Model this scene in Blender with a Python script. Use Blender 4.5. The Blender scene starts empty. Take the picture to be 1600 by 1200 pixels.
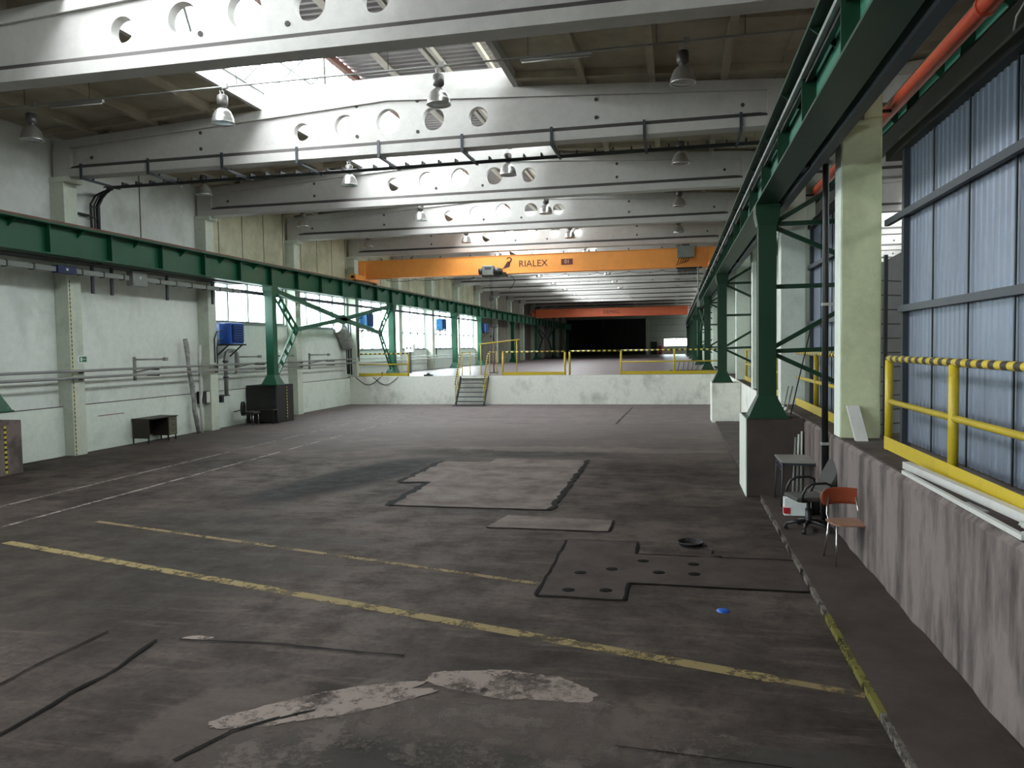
import bpy, math, random
from mathutils import Vector, Matrix, Euler
random.seed(7)
S = bpy.context.scene
C = S.collection
pi = math.pi

# ------------------------------------------------------------------ camera
F_PX = 1180.6; YAW = .21341; PITCH = -.04793; ROLL = -.015525
cy, sy, cp, sp = math.cos(YAW), math.sin(YAW), math.cos(PITCH), math.sin(PITCH)
fw = Vector((-sy*cp, cy*cp, sp)); rt = Vector((cy, sy, 0)); up = rt.cross(fw)
r2 = math.cos(ROLL)*rt + math.sin(ROLL)*up; u2 = -math.sin(ROLL)*rt + math.cos(ROLL)*up
cam = bpy.data.objects.new('camera', bpy.data.cameras.new('camera')); C.objects.link(cam)
cam.matrix_world = Matrix(((r2.x, u2.x, -fw.x, 0), (r2.y, u2.y, -fw.y, 0), (r2.z, u2.z, -fw.z, 2.65), (0, 0, 0, 1)))
cam.data.sensor_width = 36; cam.data.lens = 36*F_PX/1600; cam.data.clip_end = 400; cam.data.clip_start = .05
S.camera = cam
# ------------------------------------------------------------------ world: overcast sky
W = bpy.data.worlds.new('overcast_sky'); S.world = W; W.use_nodes = True
bg = W.node_tree.nodes['Background']; bg.inputs[0].default_value = (.93, .96, 1, 1); bg.inputs[1].default_value = 5.5
S.view_settings.view_transform = 'Standard'; S.view_settings.look = 'None'
S.view_settings.gamma = 1; S.view_settings.use_curve_mapping = False
S.view_settings.exposure = 2.3
S.cycles.diffuse_bounces = 8; S.cycles.max_bounces = 14

NBAY = range(-1, 19)                       # beam k stands at Y = 10.8+6k-6
XL, XR = -15.75, 2.72                      # inner faces of the long walls
BY = [4.8+6*k for k in range(-3, 18)]      # -13.2 ... 100.8
YEND = 112.
SKY0, SKY1 = -13.2, 76.8
RX, RZ = -8.3, 9.95            # ridge of the saw-tooth skylight

def portal(x, y, z, sx, sy_, rot):
    L = bpy.data.lights.new('window_portal', 'AREA'); L.shape = 'RECTANGLE'; L.size = sx; L.size_y = sy_
    L.cycles.is_portal = True
    o = bpy.data.objects.new('window_portal', L); C.objects.link(o); o.location = (x, y, z); o.rotation_euler = rot
for xo in (0, 17.88):
    y = SKY0
    while y < SKY1-1:
        if xo == 0 or y < 30: portal((-9.7+RX)/2+xo-.05, y+3, (8.9+RZ)/2+.08, math.hypot(RX+9.68, RZ-8.9), 5.8, (0, -math.atan2(RZ-8.9, RX+9.68), 0))
        if xo == 0: portal(-3.32, y+3, 9.5, .95, 5.8, (0, pi/2, 0))
        y += 6
portal(-15.95, 29, 4.45, 1.6, 12, (0, -pi/2, 0))
portal(-15.95, -5.2, 4.12, 2.2, 19, (0, -pi/2, 0))
portal(-15.95, 41, 3.95, 2.6, 12, (0, -pi/2, 0))
portal(-15.95, 53, 3.95, 2.6, 12, (0, -pi/2, 0))

# ------------------------------------------------------------------ material helpers
MATS = {}
def lin(c):
    return tuple(((v/255)/12.92 if v/255 <= .04045 else ((v/255+.055)/1.055)**2.4) for v in c)+(1,)
def newmat(name):
    m = bpy.data.materials.new(name); m.use_nodes = True; MATS[name] = m
    nt = m.node_tree; b = nt.nodes['Principled BSDF']; return m, nt, b
class NT:
    def __init__(s, nt): s.nt = nt; s.p = None
    def n(s, t, **kw):
        x = s.nt.nodes.new(t)
        for k, v in kw.items(): setattr(x, k, v)
        return x
    def link(s, a, b): s.nt.links.new(a, b)
    def pos(s):
        if s.p is None: s.p = s.n('ShaderNodeNewGeometry').outputs['Position']
        return s.p
    def math(s, op, a, b=None, clamp=False):
        x = s.n('ShaderNodeMath', operation=op, use_clamp=clamp)
        for i, v in enumerate((a, b)):
            if v is None: continue
            if isinstance(v, (int, float)): x.inputs[i].default_value = v
            else: s.link(v, x.inputs[i])
        return x.outputs[0]
    def sep(s): 
        x = s.n('ShaderNodeSeparateXYZ'); s.link(s.pos(), x.inputs[0]); return x.outputs
    def noise(s, scale, detail=5, rough=.6, vec=None, stretch=None):
        x = s.n('ShaderNodeTexNoise'); x.inputs['Scale'].default_value = scale
        x.inputs['Detail'].default_value = detail; x.inputs['Roughness'].default_value = rough
        v = vec or s.pos()
        if stretch:
            mp = s.n('ShaderNodeMapping'); mp.inputs['Scale'].default_value = stretch; s.link(v, mp.inputs[0]); v = mp.outputs[0]
        s.link(v, x.inputs['Vector']); return x.outputs[0]
    def ramp(s, f, lo, hi, clo=0., chi=1.):
        x = s.n('ShaderNodeMapRange'); x.inputs[1].default_value = lo; x.inputs[2].default_value = hi
        x.inputs[3].default_value = clo; x.inputs[4].default_value = chi; s.link(f, x.inputs[0]); return x.outputs[0]
    def mix(s, f, a, b):
        x = s.n('ShaderNodeMix', data_type='RGBA')
        for sock, v in ((x.inputs[0], f), (x.inputs[6], a), (x.inputs[7], b)):
            if isinstance(v, (int, float)): sock.default_value = v
            elif isinstance(v, tuple): sock.default_value = v
            else: s.link(v, sock)
        return x.outputs[2]
    def bump(s, b, h, st=.3, dist=.01):
        x = s.n('ShaderNodeBump'); x.inputs['Strength'].default_value = st; x.inputs['Distance'].default_value = dist
        s.link(h, x.inputs['Height']); s.link(x.outputs[0], b.inputs['Normal'])
def paint(name, col, rough=.5, metal=0, dirt=None, amt=.5, scale=2., lo=.5, hi=.75, bump=0, stretch=None, spec=None):
    m, nt, b = newmat(name); t = NT(nt); c = lin(col)
    b.inputs['Roughness'].default_value = rough; b.inputs['Metallic'].default_value = metal
    if spec is not None: b.inputs['Specular IOR Level'].default_value = spec
    if dirt is None: dirt = tuple(v*.6 for v in col)
    n = t.noise(scale, 7, .65, stretch=stretch)
    f = t.ramp(n, lo, hi, 0, amt)
    out = t.mix(f, c, lin(dirt))
    n2 = t.noise(scale*7, 4, .7)
    out2 = t.mix(t.ramp(n2, .35, .75, 0, .25), out, lin(tuple(v*.75 for v in col)))
    t.link(out2, b.inputs['Base Color'])
    if bump: t.bump(b, n2, bump)
    return m
def seam(name, col, axis, period, width, off=0, seamcol=(40, 40, 36), **kw):
    """painted wall with real joint lines every `period` metres along an axis"""
    m = paint(name, col, **kw); nt = m.node_tree; t = NT(nt); b = nt.nodes['Principled BSDF']
    src = b.inputs['Base Color'].links[0].from_socket
    v = t.sep()[axis]; v = t.math('ADD', v, 1000*period-off); v = t.math('MODULO', v, period)
    f = t.math('LESS_THAN', v, width)
    t.link(t.mix(f, src, lin(seamcol)), b.inputs['Base Color']); return m
def stripes(name, axis, period, a, bcol):
    m, nt, b = newmat(name); t = NT(nt); b.inputs['Roughness'].default_value = .45
    v = t.math('MODULO', t.math('ADD', t.sep()[axis], 1000*period), period)
    f = t.math('LESS_THAN', v, period*.5)
    t.link(t.mix(f, lin(a), lin(bcol)), b.inputs['Base Color']); return m

# --- floor: dark worn concrete with its own stains
def floor_mat():
    m, nt, b = newmat('worn_concrete_floor'); t = NT(nt)
    x, y, z = t.sep()
    big = t.noise(.35, 8, .62); mid = t.noise(1.6, 8, .7); fine = t.noise(14, 6, .75)
    scr = t.noise(3.0, 6, .7, stretch=(.25, 1.6, 1))
    c = t.mix(t.ramp(big, .4, .62), lin((56, 50, 46)), lin((82, 73, 67)))
    c = t.mix(t.ramp(mid, .45, .64, 0, .6), c, lin((40, 35, 32)))
    c = t.mix(t.ramp(scr, .52, .68, 0, .5), c, lin((97, 86, 79)))
    c = t.mix(t.ramp(fine, .48, .7, 0, .5), c, lin((35, 31, 28)))
    # far half mixed paler: grazing sheen of the floor put into the colour
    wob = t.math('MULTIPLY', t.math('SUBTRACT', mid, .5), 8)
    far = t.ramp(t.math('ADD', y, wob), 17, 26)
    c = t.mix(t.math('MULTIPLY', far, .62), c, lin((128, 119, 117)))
    def blob(cx, cy_, rx, ry, ang, col, amt, c, wobble=1.6):
        ca, sa = math.cos(ang), math.sin(ang)
        dx = t.math('SUBTRACT', x, cx); dy = t.math('SUBTRACT', y, cy_)
        a = t.math('DIVIDE', t.math('ADD', t.math('MULTIPLY', dx, ca), t.math('MULTIPLY', dy, sa)), rx)
        bb = t.math('DIVIDE', t.math('SUBTRACT', t.math('MULTIPLY', dy, ca), t.math('MULTIPLY', dx, sa)), ry)
        r = t.math('SQRT', t.math('ADD', t.math('POWER', a, 2.), t.math('POWER', bb, 2.)))
        r = t.math('ADD', r, t.math('MULTIPLY', t.math('SUBTRACT', mid, .5), wobble))
        return t.mix(t.ramp(r, 1.05, .75, 0, amt), c, lin(col))
    c = blob(-6.6, 14.6, .9, 3.2, -.25, (21, 20, 19), .85, c)      # oil stain beside the slab
    c = blob(-4.2, 18.6, 3, .9, 0, (36, 34, 29), .6, c)
    c = blob(-2.2, 19.3, 4, .5, 0, (106, 97, 90), .5, c)
    c = blob(-1.35, 5.05, 1.5, .55, .05, (90, 81, 74), .6, c, 2.4)     # scraped pale patches in the foreground
    c = blob(-2.9, 4.7, .9, .75, .6, (82, 73, 67), .6, c, 2.4)
    c = blob(-1.4, 4.35, 1.6, .5, 0, (53, 51, 48), .8, c, 1.4)
    c = blob(.55, 4.6, .9, .6, 0, (58, 56, 53), .7, c, 1.5)
    c = blob(1.95, 8.1, .45, .5, 0, (80, 61, 49), .6, c, 2.2)      # rusty puddle by the ledge
    c = blob(-7.5, 8.5, 3.4, 3, 0, (45, 42, 38), .5, c, 1.5)
    t.link(c, b.inputs['Base Color'])
    rg = t.ramp(mid, .3, .75, .55, .85); t.link(rg, b.inputs['Roughness'])
    b.inputs['Specular IOR Level'].default_value = .05
    t.bump(b, fine, .35, .006)
floor_mat()
paint('platform_floor', (112, 100, 100), .38, dirt=(84, 73, 72), scale=.6, amt=.7, lo=.4, hi=.7, bump=.1)
paint('slab_concrete', (108, 98, 92), .7, dirt=(66, 56, 51), scale=1.4, amt=.85, lo=.4, hi=.65, bump=.4)
paint('slab_dark', (70, 62, 58), .7, dirt=(50, 43, 39), scale=2, amt=.8, lo=.4, hi=.7, bump=.4)
paint('pale_green_wall', (226, 230, 222), .6, dirt=(135, 150, 135), scale=.8, amt=.55, lo=.5, hi=.8, stretch=(1, 1, .6))
seam('pale_green_panels', (214, 216, 210), 1, 6, .05, 20.1, dirt=(125, 132, 112), scale=.5, amt=.6, rough=.65)
seam('cream_panels', (206, 202, 174), 1, 1.5, .045, .1, seamcol=(58, 50, 38), dirt=(120, 112, 88), scale=.7, amt=.75, lo=.42, hi=.75, rough=.7)
paint('pilaster_paint', (200, 206, 190), .6, dirt=(110, 116, 98), scale=1.2, amt=.6, lo=.5, hi=.8)
paint('white_dado', (222, 230, 218), .55, dirt=(130, 136, 120), scale=1.1, amt=.5, lo=.52, hi=.8)
paint('platform_face', (236, 236, 226), .55, dirt=(118, 118, 104), scale=1.0, amt=.75, lo=.52, hi=.78, stretch=(1, 1, .8))
paint('column_green', (196, 202, 164), .6, dirt=(128, 132, 98), scale=1.5, amt=.5, lo=.5, hi=.8)
paint('column_white', (214, 220, 208), .6, dirt=(160, 164, 150), scale=1.5, amt=.4)
paint('beam_white', (183, 180, 175), .6, dirt=(145, 139, 131), scale=.9, amt=.5, lo=.5, hi=.8)
paint('beam_shade', (68, 64, 61), .85)  # dark tone paints the shade of the flange undercut; sleeves share it
paint('ceiling_panel', (177, 168, 148), .8, dirt=(115, 104, 86), scale=.5, amt=.7, lo=.4, hi=.7)
paint('ceiling_dark', (60, 48, 40), .9)
paint('rough_concrete', (116, 104, 100), .85, dirt=(56, 48, 45), scale=1.5, amt=.95, lo=.44, hi=.62, bump=.5, stretch=(2.2, 2.2, .5))
paint('block_brown', (68, 58, 53), .85, dirt=(46, 38, 35), scale=1.6, amt=.8, lo=.4, hi=.7, bump=.3)
paint('block_pink', (119, 106, 101), .85, dirt=(65, 60, 52), scale=1.8, amt=.8, lo=.45, hi=.6, bump=.3)
paint('block_dark', (42, 42, 40), .8, dirt=(90, 90, 84), scale=5, amt=.7, lo=.6, hi=.72)
paint('ledge_grey', (83, 76, 73), .85, dirt=(51, 45, 42), scale=2, amt=.8, lo=.4, hi=.7, bump=.3)
paint('plinth_concrete', (72, 64, 60), .8, dirt=(52, 45, 41), scale=1.2, amt=.8, lo=.4, hi=.7, bump=.3)
paint('green_steel', (14, 82, 54), .42, dirt=(8, 51, 34), scale=1.2, amt=.5)
paint('green_steel_pale', (53, 119, 95), .45, dirt=(36, 93, 72), scale=1.2, amt=.4)
paint('dark_green_steel', (14, 55, 34), .45, dirt=(8, 34, 24), scale=1.2, amt=.5)
paint('black_steel', (22, 24, 24), .5)
paint('dark_grey_steel', (52, 56, 62), .5, dirt=(90, 50, 40), scale=1.5, amt=.6, lo=.68, hi=.72)
paint('far_grey', (112, 114, 114), .6)
paint('walkway_steel', (44, 46, 44), .6)
paint('rail_brown', (120, 78, 68), .6, dirt=(70, 46, 40), scale=3, amt=.8)
paint('galvanised', (178, 178, 176), .42, .55, dirt=(130, 130, 128), scale=4, amt=.4)
paint('grey_pipe', (150, 150, 146), .45, .3, dirt=(100, 98, 94), scale=3, amt=.5)
paint('lamp_aluminium', (196, 194, 190), .28, .85, dirt=(120, 116, 110), scale=6, amt=.4)
paint('lamp_housing', (92, 88, 84), .45, .4)
paint('lamp_glass', (120, 124, 118), .2)
paint('orange_crane', (248, 164, 80), .42, dirt=(234, 138, 60), scale=.4, amt=.5)
paint('red_orange_crane', (206, 100, 58), .5, dirt=(170, 62, 36), scale=.4, amt=.5)
paint('crane_lettering', (74, 34, 26), .5)
paint('plate_red', (110, 40, 24), .5)
paint('plate_text', (222, 200, 180), .5)
paint('orange_pipe', (218, 92, 62), .42, dirt=(170, 66, 46), scale=2.5, amt=.5)
paint('yellow_paint', (191, 166, 36), .42, dirt=(151, 127, 29), scale=4, amt=.5, lo=.55, hi=.75)
stripes('stripe_y', 1, .24, (214, 188, 60), (58, 46, 44))
stripes('stripe_x', 0, .24, (214, 196, 90), (34, 32, 28))
stripes('stripe_z', 2, .11, (206, 186, 70), (36, 34, 28))
paint('blue_heater', (28, 84, 178), .4, dirt=(20, 60, 140), scale=2, amt=.4)
paint('blue_heater_glow', (62, 150, 222), .4, dirt=(40, 120, 200), scale=2, amt=.3)  # lit copy of the heater blue, translucent glow put into its colour
paint('dark_blue', (16, 34, 84), .5)
paint('grey_box', (128, 132, 126), .5)
paint('pale_box', (198, 200, 190), .5)
paint('white_plastic', (201, 199, 194), .35, dirt=(167, 163, 156), scale=4, amt=.5)
paint('dark_wood', (48, 41, 34), .5, dirt=(29, 24, 20), scale=4, amt=.6)
paint('drawer_olive', (104, 100, 80), .5)
paint('grey_laminate', (136, 133, 126), .45, dirt=(93, 89, 84), scale=6, amt=.6)
paint('office_fabric', (67, 65, 62), .95)
paint('black_plastic', (24, 23, 23), .45)
paint('orange_ply', (140, 64, 36), .38, dirt=(96, 42, 24), scale=6, amt=.5)
paint('brown_ply', (140, 104, 83), .38, dirt=(102, 72, 56), scale=6, amt=.5)
paint('chrome', (210, 208, 204), .22, .95)
paint('sign_green', (14, 110, 70), .5)
paint('white_paint', (222, 226, 222), .5)
paint('red_paint', (180, 30, 40), .5)
paint('foil', (180, 180, 176), .35, .5, dirt=(110, 110, 106), scale=8, amt=.7, lo=.4, hi=.6, bump=.8)
paint('cable_black', (22, 20, 20), .6)
paint('dark_void', (26, 25, 26), .9)
paint('gate_dark', (34, 32, 34), .8, dirt=(24, 22, 24), scale=1)
seam('far_panels', (178, 184, 174), 2, .9, .04, .2, seamcol=(110, 112, 104), dirt=(140, 144, 134), scale=.5, rough=.6)
seam('right_panels', (190, 202, 190), 1, 3, .05, .5, seamcol=(92, 98, 90), dirt=(150, 160, 148), scale=.5, rough=.5)
seam('grey_old_panels', (128, 122, 110), 1, 1.5, .05, .1, seamcol=(50, 46, 40), dirt=(82, 76, 68), scale=.6, amt=.8, rough=.8)
paint('window_frame_white', (112, 120, 118), .5)
paint('window_frame_grey', (150, 156, 152), .5)
paint('ground_outside', (150, 150, 146), .9)
paint('blue_disc', (19, 81, 170), .4)
paint('trapezoid_roof', (150, 148, 150), .45, .4, dirt=(120, 118, 118), scale=1, amt=.4)
# galvanised corrugated cladding on the right
paint('cladding', (125, 133, 147), .42, .3, dirt=(83, 89, 101), scale=.8, amt=.5, lo=.4, hi=.75, stretch=(2, 3, .3))
def worn_line(name, col, keep=.5, base=(92, 84, 78)):
    m, nt, b = newmat(name); t = NT(nt); n = t.noise(2.2, 8, .75); n3 = t.noise(16, 5, .8)
    s = t.math('ADD', t.math('MULTIPLY', n, .7), t.math('MULTIPLY', n3, .3))
    f = t.ramp(s, keep-.04, keep+.06)
    tr = nt.nodes.new('ShaderNodeBsdfTransparent'); mx = nt.nodes.new('ShaderNodeMixShader')
    b.inputs['Base Color'].default_value = lin(col); b.inputs['Roughness'].default_value = .7
    t.link(f, mx.inputs[0]); t.link(tr.outputs[0], mx.inputs[1]); t.link(b.outputs[0], mx.inputs[2])
    t.link(mx.outputs[0], nt.nodes['Material Output'].inputs['Surface'])
worn_line('faded_yellow', (112, 98, 72), 0.44)
worn_line('faded_yellow_strong', (122, 108, 76), 0.45)
worn_line('faded_white', (128, 120, 114), 0.46)
worn_line('edge_white', (99, 93, 86), .47)
worn_line('edge_yellow', (98, 93, 49), .45)
worn_line('cement_patch', (124, 112, 104), .46)
worn_line('cement_thin', (86, 78, 72), .50)
worn_line('crack_dark', (14, 11, 10), .30)
def glass(name, tint, gl=.06):
    m, nt, b = newmat(name); nt.nodes.remove(b)
    tr = nt.nodes.new('ShaderNodeBsdfTransparent'); tr.inputs[0].default_value = tint
    g = nt.nodes.new('ShaderNodeBsdfGlossy'); g.inputs['Roughness'].default_value = .05
    mx = nt.nodes.new('ShaderNodeMixShader'); mx.inputs[0].default_value = gl
    nt.links.new(tr.outputs[0], mx.inputs[1]); nt.links.new(g.outputs[0], mx.inputs[2])
    nt.links.new(mx.outputs[0], nt.nodes['Material Output'].inputs['Surface'])
glass('window_glass', (.86, .92, .92, 1)); glass('skylight_glass', (.9, .93, .93, 1), .03)

for _n in ('slab_concrete', 'slab_dark', 'plinth_concrete', 'ledge_grey', 'cement_patch', 'cement_thin', 'crack_dark', 'faded_yellow', 'faded_yellow_strong', 'faded_white', 'edge_white', 'edge_yellow'):
    MATS[_n].node_tree.nodes['Principled BSDF'].inputs['Specular IOR Level'].default_value = .06
# ------------------------------------------------------------------ mesh helpers
class MB:
    def __init__(s): s.v = []; s.f = []; s.m = []; s.slot = 0; s.smooth = []
    def face(s, idx, sm=False): s.f.append(tuple(idx)); s.m.append(s.slot); s.smooth.append(sm)
    def box(s, x0, x1, y0, y1, z0, z1):
        if x0 > x1: x0, x1 = x1, x0
        if y0 > y1: y0, y1 = y1, y0
        if z0 > z1: z0, z1 = z1, z0
        b = len(s.v)
        s.v += [(x0,y0,z0),(x1,y0,z0),(x1,y1,z0),(x0,y1,z0),(x0,y0,z1),(x1,y0,z1),(x1,y1,z1),(x0,y1,z1)]
        for q in ((0,3,2,1),(4,5,6,7),(0,1,5,4),(1,2,6,5),(2,3,7,6),(3,0,4,7)): s.face([b+i for i in q])
        return s
    def cbox(s, c, d): return s.box(c[0]-d[0]/2, c[0]+d[0]/2, c[1]-d[1]/2, c[1]+d[1]/2, c[2]-d[2]/2, c[2]+d[2]/2)
    def hexa(s, p):   # 8 points, bottom loop then top loop
        b = len(s.v); s.v += [tuple(q) for q in p]
        for q in ((0,3,2,1),(4,5,6,7),(0,1,5,4),(1,2,6,5),(2,3,7,6),(3,0,4,7)): s.face([b+i for i in q])
        return s
    def bar(s, a, b, w, h=None, upv=(0,0,1)):
        h = h or w; a = Vector(a); b = Vector(b); d = (b-a).normalized(); u = Vector(upv)
        if abs(d.dot(u)) > .98: u = Vector((1,0,0))
        r = d.cross(u).normalized()*(w/2); u = r.cross(d).normalized()*(h/2)
        return s.hexa([a-r-u, a+r-u, b+r-u, b-r-u, a-r+u, a+r+u, b+r+u, b-r+u])
    def ring(s, pts): b = len(s.v); s.v += [tuple(p) for p in pts]; return b
    def tube(s, path, r, n=10, cap=True, closed=False):
        P = [Vector(p) for p in path]; R = r if isinstance(r, (list, tuple)) else [r]*len(P)
        rings = []; prev = None
        for i, p in enumerate(P):
            d = (P[min(i+1, len(P)-1)]-P[max(i-1, 0)]).normalized()
            if prev is None:
                u = Vector((0,0,1)) if abs(d.z) < .9 else Vector((1,0,0))
                a = d.cross(u).normalized()
            else:
                a = (prev-d*prev.dot(d)).normalized()
            prev = a; c = d.cross(a)
            rings.append(s.ring([p+(a*math.cos(t)+c*math.sin(t))*R[i] for t in [2*pi*k/n for k in range(n)]]))
        for i in range(len(P)-1):
            for k in range(n):
                s.face((rings[i]+k, rings[i+1]+k, rings[i+1]+(k+1)%n, rings[i]+(k+1)%n), True)
        if cap:
            s.face([rings[0]+k for k in range(n)]); s.face([rings[-1]+k for k in reversed(range(n))])
        return s
    def lathe(s, c, prof, n=24, smooth=True):
        c = Vector(c); rs = []
        for r, z in prof:
            r = max(r, 1e-4); rs.append(s.ring([c+Vector((r*math.cos(2*pi*k/n), r*math.sin(2*pi*k/n), z)) for k in range(n)]))
        for i in range(len(rs)-1):
            for k in range(n): s.face((rs[i]+k, rs[i]+(k+1)%n, rs[i+1]+(k+1)%n, rs[i+1]+k), smooth)
        return s
    def prism(s, poly, axis, a, b):
        """poly of 2-D points extruded along axis from a to b"""
        def p3(p, t):
            return {0: (t, p[0], p[1]), 1: (p[0], t, p[1]), 2: (p[0], p[1], t)}[axis]
        n = len(poly); i0 = s.ring([p3(p, a) for p in poly]); i1 = s.ring([p3(p, b) for p in poly])
        s.face([i0+k for k in range(n)]); s.face([i1+k for k in reversed(range(n))])
        for k in range(n): s.face((i0+k, i1+k, i1+(k+1)%n, i0+(k+1)%n))
        return s
    def build(s, name, mat, parent=None, local=False, bevel=0):
        me = bpy.data.meshes.new(name)
        off = Vector((0,0,0))
        if parent is not None and not local: 
            q = parent
            while q is not None: off += q.location; q = q.parent
        me.from_pydata([tuple(Vector(v)-off) for v in s.v], [], s.f); me.update()
        mats = mat if isinstance(mat, (list, tuple)) else [mat]
        for mm in mats: me.materials.append(MATS[mm])
        for p, i, sm in zip(me.polygons, s.m, s.smooth): p.material_index = i; p.use_smooth = sm
        o = bpy.data.objects.new(name, me); C.objects.link(o)
        if parent is not None: o.parent = parent
        if bevel:
            md = o.modifiers.new('bevel', 'BEVEL'); md.width = bevel; md.segments = 2; md.limit_method = 'ANGLE'
        return o
def tag(o, label, cat, group=None, kind=None):
    o['label'] = label; o['category'] = cat
    if group: o['group'] = group
    if kind: o['kind'] = kind
    return o
def thing(name, label, cat, loc=(0,0,0), rz=0, group=None):
    o = bpy.data.objects.new(name, None); C.objects.link(o); o.empty_display_size = .1
    o.location = loc; o.rotation_euler = (0, 0, rz); return tag(o, label, cat, group)
def struct(o): o['kind'] = 'structure'; return o
def copy_tree(o, parent=None):
    c = o.copy(); C.objects.link(c); c.parent = parent
    for ch in o.children: copy_tree(ch, c)
    return c
ORD = ['nearest', 'second', 'third', 'fourth', 'fifth', 'sixth', 'seventh', 'eighth', 'ninth', 'tenth', 'eleventh', 'twelfth', 'thirteenth', 'fourteenth', 'fifteenth', 'sixteenth', 'seventeenth', 'eighteenth', 'nineteenth', 'twentieth']
def text_mesh(txt, size, name, mat, parent, loc, rot, ext=.004, shear=0, sx=1):
    cu = bpy.data.curves.new(name, 'FONT'); cu.body = txt; cu.size = size; cu.extrude = ext; cu.shear = shear; cu.align_x = 'CENTER'; cu.align_y = 'CENTER'
    tmp = bpy.data.objects.new('tmp', cu); C.objects.link(tmp); bpy.context.view_layer.update()
    me = bpy.data.meshes.new_from_object(tmp.evaluated_get(bpy.context.evaluated_depsgraph_get()))
    bpy.data.objects.remove(tmp); me.name = name; me.materials.clear(); me.materials.append(MATS[mat])
    o = bpy.data.objects.new(name, me); C.objects.link(o); o.parent = parent
    off = Vector((0,0,0)); q = parent
    while q is not None: off += q.location; q = q.parent
    o.location = Vector(loc)-off; o.rotation_euler = rot; o.scale = (sx, 1, 1); return o

# ================================================================== SETTING
def ztop(x):      # roof line of this hall (top of the beams)
    return 8.12+.056*(9.1-abs(x+6.5))
def ztop2(x): return ztop(x-17.88)

# floors
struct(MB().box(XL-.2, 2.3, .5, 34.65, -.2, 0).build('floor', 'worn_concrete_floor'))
o = struct(MB().box(XL-.2, XR+.2, 34.62, YEND+.3, -.2, 1.35).build('floor', 'platform_floor')); 
struct(MB().box(XL, 2.15, 34.55, 34.63, 0, 1.345).build('wall_front_of_platform', 'platform_face'))
m = MB().box(2.19, 20.5, -16, 17.2, -.2, 1.35); struct(m.build('floor', ['ledge_grey']))
m = MB().box(2.19, 20.5, 17.2, 60, -.2, 1.35); struct(m.build('floor', ['ledge_grey']))
struct(MB().box(XL, 2.19, -16, .6, -.2, 1.2).build('floor', 'platform_floor'))
# near retaining wall (raw concrete) and far retaining wall (painted) of the side platform
m = MB()
N = 46
for i in range(N):
    y0 = 3.0+(13.0)*i/N; y1 = 3.0+13.0*(i+1)/N
    e = lambda yy: .012*math.sin(yy*7.3)+.01*math.sin(yy*19.1)
    m.hexa([(2.15+e(y0), y0, 0), (2.2, y0, 0), (2.2, y1, 0), (2.15+e(y1), y1, 0), (2.15+e(y0), y0, 1.30), (2.2, y0, 1.352), (2.2, y1, 1.352), (2.15+e(y1), y1, 1.30)])
struct(m.build('wall_right_ledge', 'rough_concrete'))
struct(MB().box(2.15, 2.2, 16.0, 34.6, 0, 1.352).build('wall_right_ledge', 'platform_face'))
# raised plinth strip with painted edge
struct(MB().box(1.42, 2.16, 3.2, 13.55, 0, .055).build('floor_strip', 'plinth_concrete', bevel=.008))
struct(MB().box(1.32, 2.16, 15.0, 26.4, 0, .06).build('floor_strip', 'ledge_grey', bevel=.01))
m = MB().box(1.39, 1.43, 3.2, 13.3, 0, .056); tag(m.build('painted_edge', 'edge_white'), 'thin worn white painted edge line of the low strip along the right wall', 'painted line')
m = MB().box(1.385, 1.435, 5.6, 7.6, 0, .058); tag(m.build('painted_edge', 'edge_yellow'), 'short worn yellow painted stretch of the edge line near the right wall', 'painted line')

# left wall: panels with window openings
WINBAY = [(23.35, 28.65, 3.72), (29.35, 34.6, 3.66), (35.35, 40.7, 2.65), (41.35, 46.7, 2.65), (47.35, 52.7, 2.65), (53.35, 58.7, 2.65)]
WT = 5.25
def wall_left():
    m = MB()     # lower + upper solid panels
    struct(MB().box(XL-.25, XL, 4.4, 22.9, 0, 5.05).build('wall_left', 'pale_green_wall'))
    m.box(XL-.25, XL, 4.4, 22.9, 5.05, 8.6).box(XL-.25, XL, -16, 4.4, WT, 8.6).box(XL-.25, XL, -16, 4.4, 0, 3.0).box(XL-.25, XL, -16, -14.8, 3.0, WT)
    struct(m.build('wall_left', 'pale_green_panels'))
    m = MB(); m.box(XL-.25, XL, 22.9, 59.2, WT, 8.6)
    struct(m.build('wall_left', 'cream_panels'))
    m = MB(); m.box(XL-.25, XL, 22.9, 34.62, 0, 3.60)
    prev = 22.9
    for a, b, z in WINBAY:
        m.box(XL-.25, XL, prev, a, 3.6 if prev < 34 else 1.35, WT)
        if z > 3.6: m.box(XL-.25, XL, a, b, 3.6, z)
        else: m.box(XL-.25, XL, a, b, 1.35, z)
        prev = b
    m.box(XL-.25, XL, prev, 59.2, 1.35, WT)
    struct(m.build('wall_left', 'pale_green_wall'))
    struct(MB().box(XL-.25, XL, 59.2, YEND+.3, 1.35, 8.6).build('wall_left', 'grey_old_panels'))
wall_left()
# dado ledge along the wall
struct(MB().box(XL, -15.62, 2.3, 34.55, 0, 1.29).build('baseboard_left', 'white_dado', bevel=.01))
struct(MB().box(XL, -15.61, 2.3, 34.55, 1.288, 1.296).build('trim_9', 'block_brown'))
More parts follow.
